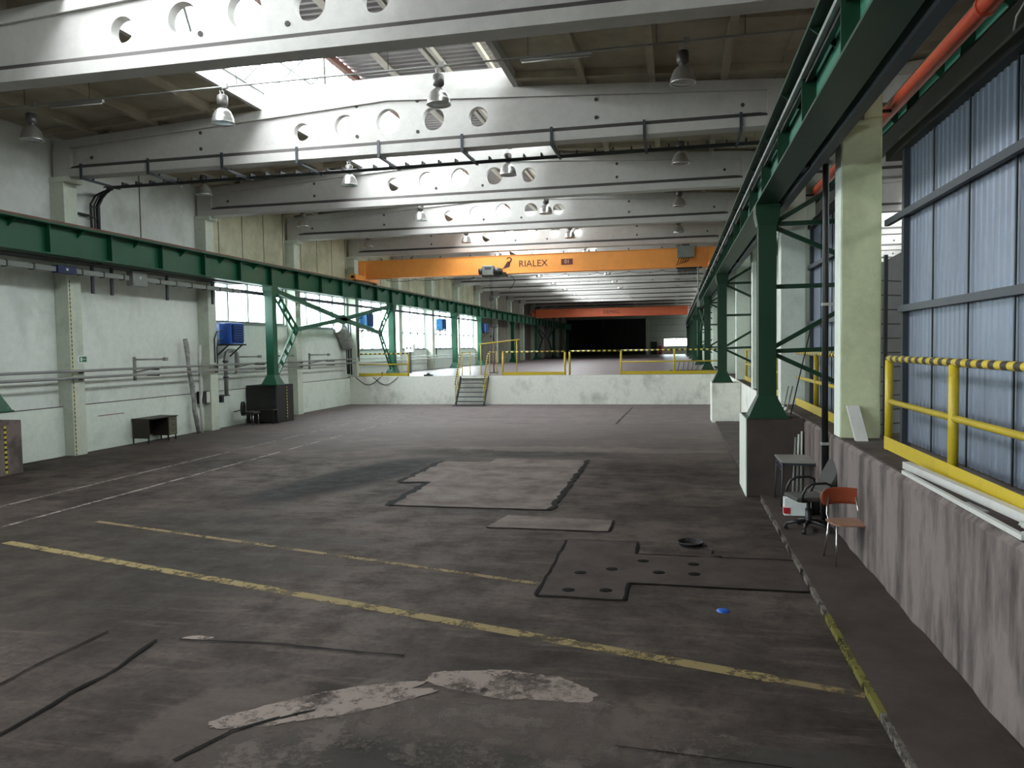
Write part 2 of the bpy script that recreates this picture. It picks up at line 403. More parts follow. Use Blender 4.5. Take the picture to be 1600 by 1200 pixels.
# windows
for i, (a, b, z) in enumerate(WINBAY+[(-14.8, -5.2, 3.0), (-5.2, 4.4, 3.0)]):
    w = MB()
    t = .07; x0, x1 = XL-.17, XL-.07
    w.box(x0, x1, a, b, z, z+t).box(x0, x1, a, b, WT-t, WT).box(x0, x1, a, a+t, z+t, WT-t).box(x0, x1, b-t, b, z+t, WT-t)
    ny = 4
    for k in range(1, ny):
        yy = a+(b-a)*k/ny; w.box(x0, x1, yy-.04, yy+.04, z+t, WT-t)
    zz = 4.95 if z > 3 else 3.65
    w.box(x0, x1, a+t, b-t, zz-.03, zz+.03)
    o = struct(w.build('window_%d' % (i+1 if i < 6 else i+15), 'window_frame_white'))
    MB().box(XL-.125, XL-.115, a+t, b-t, z+t, WT-t).build('pane', 'window_glass', o)
    MB().box(XL-.06, XL+.06, a, b, z-.05, z).build('window_sill', 'window_frame_grey', o)
# pilasters on the left wall
for k in range(-1, 17):
    y = 16.75+6*(k-0) - 6
    z0 = 0 if y < 34 else 1.35
    m = MB().box(XL, -15.33, y, y+.45, z0, 7.2); m.box(XL, -15.15, y-.02, y+.47, 7.08, 7.22)
    o = m.build('pilaster', 'pilaster_paint', bevel=.015)
    tag(o, 'pale green concrete wall pilaster, %s along the left wall from the camera' % (ORD[max(k+1, 0)]), 'pilaster', 'pilasters on the left wall')

# end walls
m = MB().box(XL-.3, -3.75, YEND, YEND+.3, 6.6, 8.8).box(-3.75, XR, YEND, YEND+.3, 3.67, 8.8).box(-3.75, -1.57, YEND, YEND+.3, 1.35, 3.67)
m.box(-1.57, 1.95, YEND, YEND+.3, 1.35, 2.5).box(1.95, XR+.3, YEND, YEND+.3, 1.35, 3.67)
struct(m.build('wall_back', 'far_panels'))
o = struct(MB().box(-1.57, 1.95, YEND+.1, YEND+.16, 2.5, 2.56).box(-1.57, 1.95, YEND+.1, YEND+.16, 3.6, 3.67).box(.1, .22, YEND+.1, YEND+.16, 2.56, 3.6).build('window_7', 'window_frame_white'))
MB().box(-1.57, 1.95, YEND+.12, YEND+.13, 2.56, 3.6).build('pane', 'window_glass', o)
o = struct(MB().box(XL-.2, -4.1, YEND+.02, YEND+.1, 1.35, 6.6).build('door_1', 'gate_dark'))
MB().box(-10.6, -10.3, YEND-.05, YEND+.02, 1.35, 6.6).build('door_post', 'ledge_grey', o)
MB().box(-4.2, -3.7, YEND-.1, YEND+.02, 1.35, 6.6).build('door_post', 'pilaster_paint', o)
struct(MB().box(XL-.3, 21, -16.3, -16, 0, 9).build('wall_front', 'pale_green_wall'))
# right wall
struct(MB().box(XR, XR+.2, 17.2, YEND+.3, 1.35, 8.6).build('wall_right', 'right_panels'))
# second hall (seen over the partition)
struct(MB().box(20.5, 20.8, -16, 60, 0, 9).build('wall_side_hall', 'cream_panels'))
struct(MB().box(XR+.2, 20.5, 60, 60.3, 1.35, 9).build('wall_side_hall', 'far_panels'))
struct(MB().box(-80, 60, -30, 160, -.4, -.25).build('ground_outside', 'ground_outside'))
# ------------------------------------------------------------------ ceiling of ribbed precast panels with a long saw-tooth skylight
def ceiling(xo, y_end, name):
    m = MB(); zt = lambda x: ztop(x)
    def slab(x0, x1, y0, y1):
        m.hexa([(x0+xo, y0, zt(x0)+.2), (x1+xo, y0, zt(x1)+.2), (x1+xo, y1, zt(x1)+.2), (x0+xo, y1, zt(x0)+.2),
                (x0+xo, y0, zt(x0)+.34), (x1+xo, y0, zt(x1)+.34), (x1+xo, y1, zt(x1)+.34), (x0+xo, y1, zt(x0)+.34)])
    def rib(xa, xb, ya, yb, d=0.):
        m.hexa([(xa+xo, ya, zt(xa)+d), (xb+xo, ya, zt(xb)+d), (xb+xo, yb, zt(xb)+d), (xa+xo, yb, zt(xa)+d),
                (xa+xo, ya, zt(xa)+.21), (xb+xo, ya, zt(xb)+.21), (xb+xo, yb, zt(xb)+.21), (xa+xo, yb, zt(xa)+.21)])
    slab(-15.75, -9.75, -16, y_end); slab(-3.4, 2.44, -16, y_end)
    slab(-9.75, -3.4, -16, SKY0); slab(-9.75, -3.4, SKY1, y_end)
    ys = [b for b in BY if b < y_end]
    for y in ys:
        for xc in (-14.3, -12.6, -10.9, -1.93, -.46, 1.03):
            rib(xc-.07, xc+.07, y+.35, min(y+6, y_end))
        for yy in (y+.62, y+5.7):
            rib(-15.6, -9.75, yy-.09, yy+.09, .05); rib(-3.4, 2.3, yy-.09, yy+.09, .05)
        rib(-15.6, -9.75, y+3.1, y+3.2, .08); rib(-3.4, 2.3, y+3.1, y+3.2, .08)
    struct(m.build(name, 'ceiling_panel'))
ceiling(0, YEND+.3, 'ceiling'); ceiling(17.88, 60, 'ceiling')
def skylight(xo, y0, y1, idx):
    # curb boards + gable bits over the beams
    m = MB()
    m.box(-9.78+xo, -9.68+xo, y0, y1, ztop(-9.7)+.0, 8.92); m.box(-3.5+xo, -3.38+xo, y0, y1, ztop(-3.4)-.0, 9.02)
    o = struct(m.build('trim_%d' % idx, 'beam_white'))
    # corrugated roof slope
    r = MB(); p = .25; n = int((y1-y0)/p); prof = [(0, 0), (.08, 0), (.11, .05), (.2, .05), (.25, 0)]
    ys = []
    for i in range(n):
        for a, h in prof[:-1]: ys.append((y0+i*p+a, h))
    ys.append((y0+n*p, 0))
    sl = (RZ+.02-9.98)/(RX*-1-3.38)
    A = r.ring([(RX+.04+xo, y, RZ+.02+h) for y, h in ys]); B = r.ring([(-3.3+xo, y, 9.96+h) for y, h in ys])
    for i in range(len(ys)-1): r.face((A+i, A+i+1, B+i+1, B+i))
    rf = struct(r.build('ceiling', 'trapezoid_roof'))
    q = MB()
    for xx in (-7.2, -5.95, -5.75, -4.6):
        zz = RZ+.02-sl*(xx-RX); q.box(xx-.05+xo, xx+.05+xo, y0, y1, zz-.14, zz-.02)
    q.build('purlin', 'beam_white', rf)
    MB().box(RX-.06+xo, RX+.08+xo, y0, y1, RZ-.15, RZ+.0).build('ridge_beam', 'rail_brown', rf)
    # glazing
    w = MB(); e = Vector((-9.68+xo, 0, 8.9)); t = Vector((RX+xo, 0, RZ-.02))
    yy = y0
    while yy <= y1+.01:
        w.bar(e+Vector((0, yy, 0)), t+Vector((0, yy, 0)), .045, .06); yy += 1.0
    for f in (0., .5, 1.): 
        c = e.lerp(t, f); w.bar(c+Vector((0, y0, 0)), c+Vector((0, y1, 0)), .06, .07)
    yy = y0
    while yy < y1-2: 
        w.bar(e+Vector((.15, yy, 0)), t+Vector((.15, yy+3, 0)), .05, .03); w.bar(t+Vector((.15, yy, 0)), e+Vector((.15, yy+3, 0)), .05, .03); yy += 6
    o = struct(w.build('window_%d' % (idx+10), 'window_frame_grey'))
    g = MB(); i0 = g.ring([e+Vector((.0, y0, 0)), e+Vector((0, y1, 0)), t+Vector((0, y1, 0)), t+Vector((0, y0, 0))]); g.face((i0, i0+1, i0+2, i0+3)); g.build('pane', 'skylight_glass', o)
    w = MB(); yy = y0
    while yy <= y1+.01: w.box(-3.46+xo, -3.40+xo, yy-.025, yy+.025, 9.02, 9.94); yy += 1.5
    for zz in (9.04, 9.92): w.box(-3.46+xo, -3.40+xo, y0, y1, zz-.03, zz+.03)
    o = struct(w.build('window_%d' % (idx+20), 'window_frame_grey'))
    MB().box(-3.435+xo, -3.43+xo, y0, y1, 9.05, 9.91).build('pane', 'skylight_glass', o)
    # end gables
    for ye in (y0, y1):
        g = MB(); g.prism([(-9.7+xo, 8.5), (-3.4+xo, 8.5), (-3.4+xo, 9.95), (RX+xo, RZ+.04)], 1, ye-.05, ye+.05); struct(g.build('trim_%d' % (idx+2), 'beam_white'))
skylight(0, SKY0+.2, SKY1, 1); skylight(17.88, SKY0+.2, 52.8, 4)

# ------------------------------------------------------------------ roof beams
HOLES = [(-8.69, 7.87, .21), (-7.59, 7.93, .26), (-6.5, 7.95, .29), (-5.41, 7.93, .265), (-4.34, 7.89, .22)]
def beam_mesh():
    m = MB(); T = .09; zb = 7.44
    zw = lambda x: ztop(x)-.22
    # web with real round openings
    cells = []; hw = .5
    xs = [-15.1]
    for x, z, r in HOLES: cells.append((x-hw, x+hw, x, z, r)); xs += [x-hw, x+hw]
    xs.append(1.9)
    def quad(x0, x1):
        for s_, yy in ((1, .05), (-1, .05+2*T)):
            b = m.ring([(x0, yy, zb), (x1, yy, zb), (x1, yy, zw(x1)), (x0, yy, zw(x0))]); m.face((b, b+1, b+2, b+3) if s_ > 0 else (b+3, b+2, b+1, b))
    for i in range(0, len(xs), 2): quad(xs[i], xs[i+1])
    for x0, x1, cx, cz, r in cells:
        angs = sorted([2*pi*k/32 for k in range(32)])
        def outer(a):
            dx, dz = math.cos(a), math.sin(a); t = 1e9
            if dx > 1e-9: t = min(t, (x1-cx)/dx)
            if dx < -1e-9: t = min(t, (x0-cx)/dx)
            if dz < -1e-9: t = min(t, (zb-cz)/dz)
            if dz > 1e-9:
                sgn = zw(cx+1e-3); 
                tt = (zw(cx)-cz)/dz
                for _ in range(12): tt = (zw(cx+dx*tt)-cz)/dz
                t = min(t, tt)
            return (cx+dx*t, cz+dz*t)
        cor = [math.atan2(zb-cz, x1-cx), math.atan2(zb-cz, x0-cx), math.atan2(zw(x1)-cz, x1-cx), math.atan2(zw(x0)-cz, x0-cx)]
        angs = sorted(set([round(a % (2*pi), 6) for a in angs+cor])); n = len(angs)
        for flip, yy in ((0, .05), (1, .05+2*T)):
            a = m.ring([(cx+r*math.cos(t), yy, cz+r*math.sin(t)) for t in angs]); b = m.ring([(outer(t)[0], yy, outer(t)[1]) for t in angs])
            for k in range(n):
                q = (a+k, b+k, b+(k+1) % n, a+(k+1) % n); m.face(q if not flip else q[::-1])
        a = m.ring([(cx+r*math.cos(t), .05, cz+r*math.sin(t)) for t in angs]); b = m.ring([(cx+r*math.cos(t), .05+2*T, cz+r*math.sin(t)) for t in angs])
        for k in range(n): m.face((a+k, a+(k+1) % n, b+(k+1) % n, b+k), True)
    # flanges
    def longi(x0, x1, y0, y1, f0, f1):
        m.hexa([(x0, y0, f0(x0)), (x1, y0, f0(x1)), (x1, y1, f0(x1)), (x0, y1, f0(x0)), (x0, y0, f1(x0)), (x1, y0, f1(x1)), (x1, y1, f1(x1)), (x0, y1, f1(x0))])
    c = lambda v: (lambda x: v)
    longi(-15.6, 2.5, -.05, .33, c(7.2), c(7.4))
    for y0, y1, ya, yb in ((-.05, .05, 7.40, 7.46),): pass
    # sloping shoulders of the bottom flange, undercut shade in their dark colour
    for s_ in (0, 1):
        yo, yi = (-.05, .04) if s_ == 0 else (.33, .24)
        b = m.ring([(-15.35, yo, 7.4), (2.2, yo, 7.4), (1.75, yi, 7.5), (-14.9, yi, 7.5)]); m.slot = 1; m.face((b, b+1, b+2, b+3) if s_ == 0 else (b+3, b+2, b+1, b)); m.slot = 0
    zf = lambda x: ztop(x)-.22; zt = ztop
    for a_, b_ in ((-15.6, -6.5), (-6.5, 2.5)): longi(a_, b_, -.02, .30, zf, zt)
    # solid end blocks
    for a_, b_ in ((-15.62, -15.1), (1.9, 2.42)): longi(a_, b_, -.045, .325, c(7.2), zf)
    # skylight curb standing on the beam
    return m
zc = MB()
def make_beam(i, y, xo):
    pass
bm_ = beam_mesh()
proto = bm_.build('roof_beam', ['beam_white', 'beam_shade'])
sl = MB()
for x, z in ((-7.28, 8.36), (-7.28, 7.66), (-5.78, 8.36), (-5.78, 7.66), (-1.67, 8.05), (-1.67, 7.66), (1.41, 7.68), (-11.4, 8.05), (-11.4, 7.66), (-14.53, 7.66)):
    sl.tube([(x, .035, z), (x, .06, z)], .042, 12)
slv = sl.build('sleeve', 'beam_shade', proto)
cb = MB()
cb.hexa([(-9.7, .08, ztop(-9.7)), (-6.5, .08, ztop(-6.5)), (-6.5, .2, ztop(-6.5)), (-9.7, .2, ztop(-9.7)), (-9.7, .08, 8.93), (-6.5, .08, 8.98), (-6.5, .2, 8.98), (-9.7, .2, 8.93)])
cb.hexa([(-6.5, .08, ztop(-6.5)), (-3.45, .08, ztop(-3.4)), (-3.45, .2, ztop(-3.4)), (-6.5, .2, ztop(-6.5)), (-6.5, .08, 8.98), (-3.45, .08, 8.93), (-3.45, .2, 8.93), (-6.5, .2, 8.98)])
curb = cb.build('curb', 'beam_white', proto)
first = True
for hall, xo in (('', 0), ('side hall ', 17.88)):
    for i, y in enumerate(BY):
        if xo and (y > 55 or y < 4): continue
        o = proto if first else proto.copy()
        if not first:
            C.objects.link(o)
            for ch in (slv, curb):
                if ch is curb and not (SKY0-1 < y < SKY1): continue
                c_ = ch.copy(); C.objects.link(c_); c_.parent = o
        first = False
        o.location = (xo, y, 0)
        if xo == 0:
            lab = 'white concrete roof beam spanning the main hall, with round holes, %s from the camera' % ORD[max(i-4, 0)] if i >= 4 else 'white concrete roof beam behind the camera, %s from the rear wall' % ('first', 'second', 'third', 'fourth')[i]
            tag(o, lab, 'roof beam', 'roof beams of the main hall')
        else:
            tag(o, 'white roof beam of the neighbouring hall beyond the right columns, %s from the camera' % ORD[max(i-3, 0)], 'roof beam', 'roof beams of the neighbouring hall')

# ------------------------------------------------------------------ right hand building columns
for i in range(0, 17):
    y = 4.95+6*i
    big = i <= 1
    m = MB()
    z0 = 1.35
    m.box(2.19, 2.69, y, y+.4, z0, 5.62); m.box(2.46, 2.69, y, y+.4, 5.62, 7.2); m.box(2.19, 2.3, y, y+.4, 5.62, 5.95)
    o = m.build('hall_column', 'column_green' if big else 'column_white', bevel=.012)
    tag(o, '%s concrete hall column on the right platform edge, %s from the camera' % ('pale green' if big else 'white painted', ORD[max(i, 0)]), 'column', 'columns of the right hall side')
    if big:
        MB().box(2.183, 2.192, y+.01, y+.39, 1.36, 5.6).build('white_side_face', 'column_white', o)
        MB().box(2.40, 2.46, y-.03, y+.0, 5.6, 6.5).build('steel_strap', 'rail_brown', o)
# ------------------------------------------------------------------ crane runway girders
def girder(xc, side, label, z0, z1, name='crane_runway_girder', y0=-3., y1=108., mats=('green_steel', 'green_steel'), stiff=None, conductor=True):
    t = thing(name, label, 'crane girder', (xc, y0, z0))
    MB().box(xc-.02, xc+.02, y0, y1, z0+.03, z1-.04).build('web', mats[0], t)
    MB().box(xc-.18, xc+.18, y0, y1, z0, z0+.03).build('bottom_flange', mats[1], t)
    MB().box(xc-.27, xc+.27, y0, y1, z1-.04, z1).build('top_flange', mats[1], t)
    MB().box(xc-.035, xc+.035, y0, y1, z1, z1+.1).build('rail', 'rail_brown', t)
    y = stiff
    k = 0
    while y < y1 and k < 52:
        for q in (-1, 1):
            if q == -side and k > 30: continue
            MB().box(xc+q*.02, xc+q*.17, y-.012, y+.012, z0+.03, z1-.04).build('stiffener', mats[1], t)
        k += 1; y += 2.01
    y = stiff+1; k = 0
    while y < 70 and k < 45:
        g = MB(); s_ = side
        g.prism([(xc+s_*.02, z1-.04), (xc+s_*.25, z1-.04), (xc+s_*.02, z1-.24)], 1, y-.012, y+.012); g.build('gusset', mats[1], t); y += 2.01; k += 1
    return t
gl = girder(-14.6, 1, 'long green crane runway girder above the left columns', 5.04, 5.78, stiff=15.31-2.01*9)
gr = girder(1.545, -1, 'long green crane runway girder overhead along the right side', 5.04, 5.74, stiff=6.95-2.01*4, mats=('green_steel_pale', 'dark_green_steel'))
g2 = girder(3.31, -1, 'green crane girder of the neighbouring hall behind the orange pipe', 5.8, 6.14, y1=58, stiff=5.5-2.01*4, mats=('green_steel_pale', 'dark_green_steel'))
o = MB().tube([(-14.78, 21.5, 5.86), (-14.78, 100, 5.86)], .06, 10).build('power_conduit', 'rail_brown'); tag(o, 'brown conduit lying along the top of the left green girder', 'conduit')
for i, y in enumerate((10.95, 16.95, 22.95)):
    m = MB().prism([(1.74, 5.02), (2.06, 5.16), (2.19, 5.3), (2.19, 5.56), (1.74, 5.56)], 1, y+.05, y+.35); tag(m.build('girder_bracket', 'black_steel'), 'dark steel bracket tying the right girder to the %s hall column' % ORD[i], 'bracket')
# walkway plate between left girder and wall, channel beside right girder
o = MB().box(-15.33, -14.8, -3, 24, 5.0, 5.03).build('walkway_plate', 'walkway_steel'); tag(o, 'dark steel walkway plate between the left green girder and the wall', 'walkway')
o = MB().box(1.80, 1.86, -3, 60, 5.0, 5.16).box(1.86, 1.92, -3, 60, 5.0, 5.02).build('steel_channel', 'dark_grey_steel'); tag(o, 'dark steel channel running beside the right green girder', 'channel')
t = thing('conductor_rail', 'bright metal conductor rail under the right girder top flange', 'conductor rail', (1.38, -3, 5.6))
MB().box(1.355, 1.405, -3, 100, 5.55, 5.60).build('bar', 'galvanised', t)
y = 7
while y < 60:
    MB().box(1.36, 1.54, y-.02, y+.02, 5.60, 5.68).build('bracket', 'black_steel', t); y += 3
o = MB().box(1.41, 1.46, -3, 100, 5.50, 5.6).build('shade_strip', 'black_steel'); tag(o, 'black strip standing for the shadow beside the bright conductor rail', 'shade strip')  # black box added in place of the shadow next to the conductor rail

# ------------------------------------------------------------------ crane columns
def crane_column(x, y, z0, label, mat='green_steel', w=.3, zt=5.04):
    t = thing('crane_column', label, 'crane column', (x, y, z0), 0, None)
    m = MB(); h = w/2
    m.box(x-h, x+h, y-.15, y-.125, z0+.1, zt-.02).box(x-h, x+h, y+.125, y+.15, z0+.1, zt-.02).box(x-.014, x+.014, y-.125, y+.125, z0+.1, zt-.02).box(x-h+.01, x-h+.03, y-.125, y+.125, z0+.1, zt-.02).box(x+h-.03, x+h-.01, y-.125, y+.125, z0+.1, zt-.02)
    m.build('shaft', mat, t)
    b = MB().box(x-.34, x+.34, y-.32, y+.32, z0, z0+.03)
    b.hexa([(x-.32, y-.29, z0+.03), (x+.32, y-.29, z0+.03), (x+.32, y+.29, z0+.03), (x-.32, y+.29, z0+.03), (x-h-.005, y-.16, z0+.38), (x+h+.005, y-.16, z0+.38), (x+h+.005, y+.16, z0+.38), (x-h-.005, y+.16, z0+.38)])
    b.build('base_plate', mat, t)
    c = MB(); c.hexa([(x-h-.01, y-.16, zt-.35), (x+h+.01, y-.16, zt-.35), (x+h+.01, y+.16, zt-.35), (x-h-.01, y+.16, zt-.35), (x-.2, y-.22, zt-.16), (x+.2, y-.22, zt-.16), (x+.2, y+.22, zt-.16), (x-.2, y+.22, zt-.16)])
    c.box(x-.2, x+.2, y-.22, y+.22, zt-.16, zt-.005); c.build('cap', mat, t)
    for sx in (-.28, .28):
        for s2 in (-.2, .2):
            MB().tube([(x+sx, y+s2, z0+.03), (x+sx, y+s2, z0+.09)], .018, 8).build('anchor_bolt', 'galvanised', t)
    return t
RY = [13.9, 26.75, 38.8, 50.8, 62.8, 74.8, 86.8, 98.8]
for i, y in enumerate(RY):
    crane_column(1.56, y, 1.36 if i < 2 else 1.35, 'dark green steel crane column on the right side, %s from the camera' % ORD[i], 'dark_green_steel')
LY = [13.85, 25.5, 37.7, 49.3, 56.0, 68, 80, 92, 104]
for i, y in enumerate(LY):
    crane_column(-14.6 if i else -14.85, y, 1.4 if i < 2 else 1.35, 'green steel crane column on the left side, %s from the camera' % ORD[i], 'green_steel')
# foundation blocks
def block(x0, x1, y0, y1, z, label, mats, facemat=None, strip=None):
    o = MB().box(x0, x1, y0, y1, 0, z).build('foundation_block', mats, bevel=.015); tag(o, label, 'concrete block')
    return o
o = block(1.2, 2.14, 13.6, 14.9, 1.36, 'brown bare concrete block carrying the nearest right crane column', 'block_brown')
MB().box(1.185, 1.2, 13.6, 14.9, .0, 1.36).build('painted_side', 'column_white', o)
o = block(1.2, 2.14, 26.45, 27.6, 1.36, 'white painted concrete block under the second right crane column', 'platform_face')
o = block(-15.6, -14.38, 25.3, 26.6, 1.4, 'black concrete block under the left crane column beside the braces', 'block_dark')
MB().box(-14.38, -14.372, 25.35, 26.0, .02, 1.38).build('black_panel', 'black_plastic', o)
MB().box(-14.372, -14.365, 26.06, 26.11, .1, 1.35).build('hazard_strip', 'stripe_z', o)
o = block(-15.6, -14.42, 12.9, 14.25, 1.2, 'worn pinkish concrete block at the left edge of the picture', 'block_pink')
MB().box(-14.42, -14.41, 13.78, 13.84, .05, 1.1).build('hazard_strip', 'stripe_z', o)
# pilaster stub with ledge
# ------------------------------------------------------------------ bracing
def laced(m, a, b, w=.27, n=4, t=.075):
    a = Vector(a); b = Vector(b); d = (b-a).normalized(); p = Vector((1, 0, 0)).cross(d).normalized()*(w/2)
    m.bar(a-p, b-p, t, .05); m.bar(a+p, b+p, t, .05)
    for k in range(n+1):
        c = a.lerp(b, (k+.3)/(n+.6)); m.bar(c-p, c+p, .14, .02, (1, 0, 0))
t = thing('portal_brace', 'green steel cross brace between the second and third left crane columns', 'brace', (-14.6, 31.7, 1.6))
K1 = (-14.6, 27.35, 3.5); K2 = (-14.6, 36.0, 3.5); CC = (-14.6, 31.7, 4.05)
A1 = (-14.6, 25.68, 4.93); A0 = (-14.6, 25.7, 1.75); B1 = (-14.6, 37.55, 4.93); B0 = (-14.6, 37.5, 1.7)
for nm, a, b in (('laced_member', A1, K1), ('laced_member', A0, K1), ('laced_member', B1, K2), ('laced_member', B0, K2)):
    m = MB(); laced(m, a, b); m.build(nm, 'green_steel', t)
for a, b in ((A1, CC), (K1, CC), (CC, K2), (CC, B1)): MB().bar(a, b, .14, .17).build('diagonal', 'green_steel', t)
MB().prism([(30.95, 3.92), (31.7, 3.82), (32.45, 3.95), (32.45, 4.15), (31.7, 4.24), (30.95, 4.2)], 0, -14.63, -14.57).build('gusset_plate', 'green_steel', t)
t = thing('portal_brace', 'dark green cross brace between the far left crane columns in the shade', 'brace', (-14.6, 86, 1.4))
for a, b in (((-14.6, 80, 5), (-14.6, 84, 3.6)), ((-14.6, 84, 3.6), (-14.6, 80.2, 1.5)), ((-14.6, 92, 5), (-14.6, 88, 3.6)), ((-14.6, 88, 3.6), (-14.6, 91.8, 1.5)), ((-14.6, 80, 5), (-14.6, 88, 3.6)), ((-14.6, 92, 5), (-14.6, 84, 3.6))):
    MB().bar(a, b, .14, .16).build('diagonal', 'dark_green_steel', t)
# lateral brackets between the right crane columns and the hall side
for i, y in enumerate(RY[:5]):
    x1 = 2.75 if i == 0 else XR-.005
    t = thing('side_brace', 'dark green side bracing from the %s right crane column to the hall wall' % ORD[i], 'brace', (1.72, y, 2.4))
    for a, b in (((1.7, 4.75), (x1, 5.35)), ((1.7, 4.72), (x1, 4.72)), ((1.7, 4.66), (x1, 4.15)), ((1.7, 3.64), (x1, 3.64)), ((1.7, 2.6), (x1, 3.2)), ((1.7, 2.52), (x1, 2.55)), ((1.7, 2.46), (x1, 1.95))):
        MB().bar((a[0], y, a[1]), (b[0], y, b[1]), .06, .075).build('bar', 'dark_green_steel', t)
for i, (ya, yb) in enumerate(((38.8, 50.8),)):
    t = thing('portal_brace', 'dark green cross brace between right crane columns beyond the yellow railing', 'brace', (1.56, 44.8, 1.4))
    c = (1.56, 44.8, 4.05); k1 = (1.56, 40.4, 3.5); k2 = (1.56, 49.2, 3.5)
    for a, b in (((1.56, ya, 4.95), k1), (k1, (1.56, ya+.1, 1.6)), ((1.56, yb, 4.95), k2), (k2, (1.56, yb-.1, 1.6))):
        m = MB(); laced(m, a, b); m.build('laced_member', 'dark_green_steel', t)
    for a, b in (((1.56, ya, 4.95), c), (k1, c), (c, k2), (c, (1.56, yb, 4.95))): MB().bar(a, b, .12, .14).build('diagonal', 'dark_green_steel', t)

# ------------------------------------------------------------------ overhead cranes
def crane(y, x0, x1, z0, z1, mat, label, txt, tx, tsize, plate):
    t = thing('overhead_crane', label, 'crane', (x0, y, z0))
    m = MB(); m.box(x0, x1, y-.2, y+.2, z0+.02, z1-.02); m.build('bridge_girder', mat, t, bevel=.01)
    MB().box(x0, x1, y-.26, y+.26, z0, z0+.02).build('lower_flange', mat, t)
    MB().box(x0, x1, y-.23, y+.23, z1-.02, z1).build('upper_flange', mat, t)
    for xr in (-14.6, 1.545):
        e = MB(); e.box(xr-.14, xr+.14, y-1.4, y+1.4, 5.93, 6.17); e.prism([(y-.35, 6.17), (y+.35, 6.17), (y+.25, z1-.1), (y-.25, z1-.1)], 0, xr-.12, xr+.12)
        e.build('end_carriage', mat, t, bevel=.01)
        for yy in (y-1.2, y+1.2): MB().tube([(xr-.06, yy, 5.96), (xr+.06, yy, 5.96)], .12, 16).build('wheel', 'black_steel', t)
        for yy in (y-1.45, y+1.45): MB().tube([(xr, yy-.06, 6.05), (xr, yy+.06, 6.05)], .06, 10).build('buffer', 'black_plastic', t)
    text_mesh(txt, tsize, 'lettering', 'crane_lettering', t, (tx, y-.205, (z0+z1)/2-.01), (pi/2, 0, 0), shear=0)
    return t
cr = crane(34.3, -14.85, 1.8, 6.05, 6.9, 'orange_crane', 'orange overhead crane with RIALEX lettering and grey hoist', 'RIALEX', -6.32, .42, True)
# logo: stylised hook flame
m = MB(); m.prism([(-7.75, 6.27), (-7.42, 6.36), (-7.38, 6.56), (-7.50, 6.62)], 1, 34.085, 34.1); m.build('logo', 'crane_lettering', cr)
m = MB(); m.tube([(-7.46, 34.09, 6.56), (-7.36, 34.09, 6.62), (-7.33, 34.09, 6.72), (-7.40, 34.09, 6.79), (-7.50, 34.09, 6.78), (-7.53, 34.09, 6.72)], [.03, .03, .028, .025, .022, .02], 8); m.build('logo', 'crane_lettering', cr)
pl = MB().box(-5.02, -4.5, 34.08, 34.1, 6.36, 6.62).build('number_plate', 'plate_red', cr)
text_mesh('01', .24, 'number', 'plate_text', pl, (-4.76, 34.075, 6.49), (pi/2, 0, 0))
for x in [-13.6+i*1.45 for i in range(11)]: MB().box(x-.02, x+.02, 34.0, 34.05, 6.9, 6.97).build('cable_hook', 'black_steel', cr)
for x in [-13.6+i*1.45 for i in range(10)]:
    MB().tube([(x+.75*math.cos(a)+.7, 34.62, 6.02-.1*math.sin(a)) for a in [pi*k/8 for k in range(9)]], .012, 5).build('festoon_cable', 'cable_black', cr)
# hoist
h = thing('chain_hoist', 'grey electric hoist with black motor hanging on the orange crane', 'hoist', (-8.3, 34, 6.0))
MB().box(-8.62, -8.1, 33.7, 34.02, 5.98, 6.42).build('gearbox', 'grey_box', h, bevel=.03)
MB().tube([(-8.8, 33.86, 6.15), (-8.62, 33.86, 6.17)], .15, 14).build('end_cover', 'black_plastic', h)
MB().tube([(-8.1, 33.86, 6.17), (-7.72, 33.86, 6.12)], [.19, .15], 14).box(-7.85, -7.55, 33.8, 34.0, 5.9, 6.1).build('motor', 'black_plastic', h)
MB().box(-8.7, -7.6, 33.98, 34.5, 5.94, 6.04).build('trolley', 'black_steel', h)
MB().box(-8.5, -8.2, 33.69, 33.7, 6.22, 6.34).build('name_plate', 'dark_grey_steel', h)
MB().tube([(-8.28, 33.86, 5.98), (-8.28, 33.86, 5.0)], .008, 5).tube([(-8.22, 33.86, 5.98), (-8.22, 33.86, 5.0)], .008, 5).build('lifting_rope', 'cable_black', h)
MB().box(-8.34, -8.16, 33.8, 33.92, 4.82, 5.0).tube([(-8.25, 33.86, 4.82), (-8.25, 33.86, 4.7), (-8.18, 33.86, 4.64), (-8.25, 33.86, 4.58), (-8.32, 33.86, 4.64)], .022, 6).build('hook_block', 'black_steel', h)
MB().tube([(-7.6, 33.95, 6.0), (-7.3, 33.95, 5.95), (-7.15, 33.95, 5.7), (-7.3, 33.95, 5.4), (-7.4, 33.95, 5.35)], .015, 6).build('control_cable', 'cable_black', h)
e = thing('control_cabinet', 'grey electrical cabinet fixed to the right end of the orange crane', 'cabinet', (.46, 34, 6.45))
MB().box(.1, .82, 33.75, 34.07, 6.45, 6.95).build('enclosure', 'grey_box', e, bevel=.015)
MB().box(.3, .62, 33.9, 34.05, 6.95, 7.02).build('top_gland', 'black_steel', e)
for k in range(5): MB().tube([(.2+.1*k, 33.95, 6.45), (.2+.1*k-.05, 33.92, 6.3), (.16+.09*k-.1, 33.95, 6.12+.03*k)], .016, 6).build('cable', 'cable_black', e)
fc = MB()
for k in range(14): 
    x = .12+k*.06; fc.tube([(x, 33.98, 6.0), (x+.02, 33.96, 5.75-.05*(k % 3)), (x+.05, 33.98, 5.98)], .014, 5)
fc.box(.05, 1.15, 33.98, 34.06, 5.98, 6.04)
tag(fc.build('festoon_cable', 'cable_black'), 'black bundled cable loops below the right end of the orange crane', 'cable', kind='stuff')
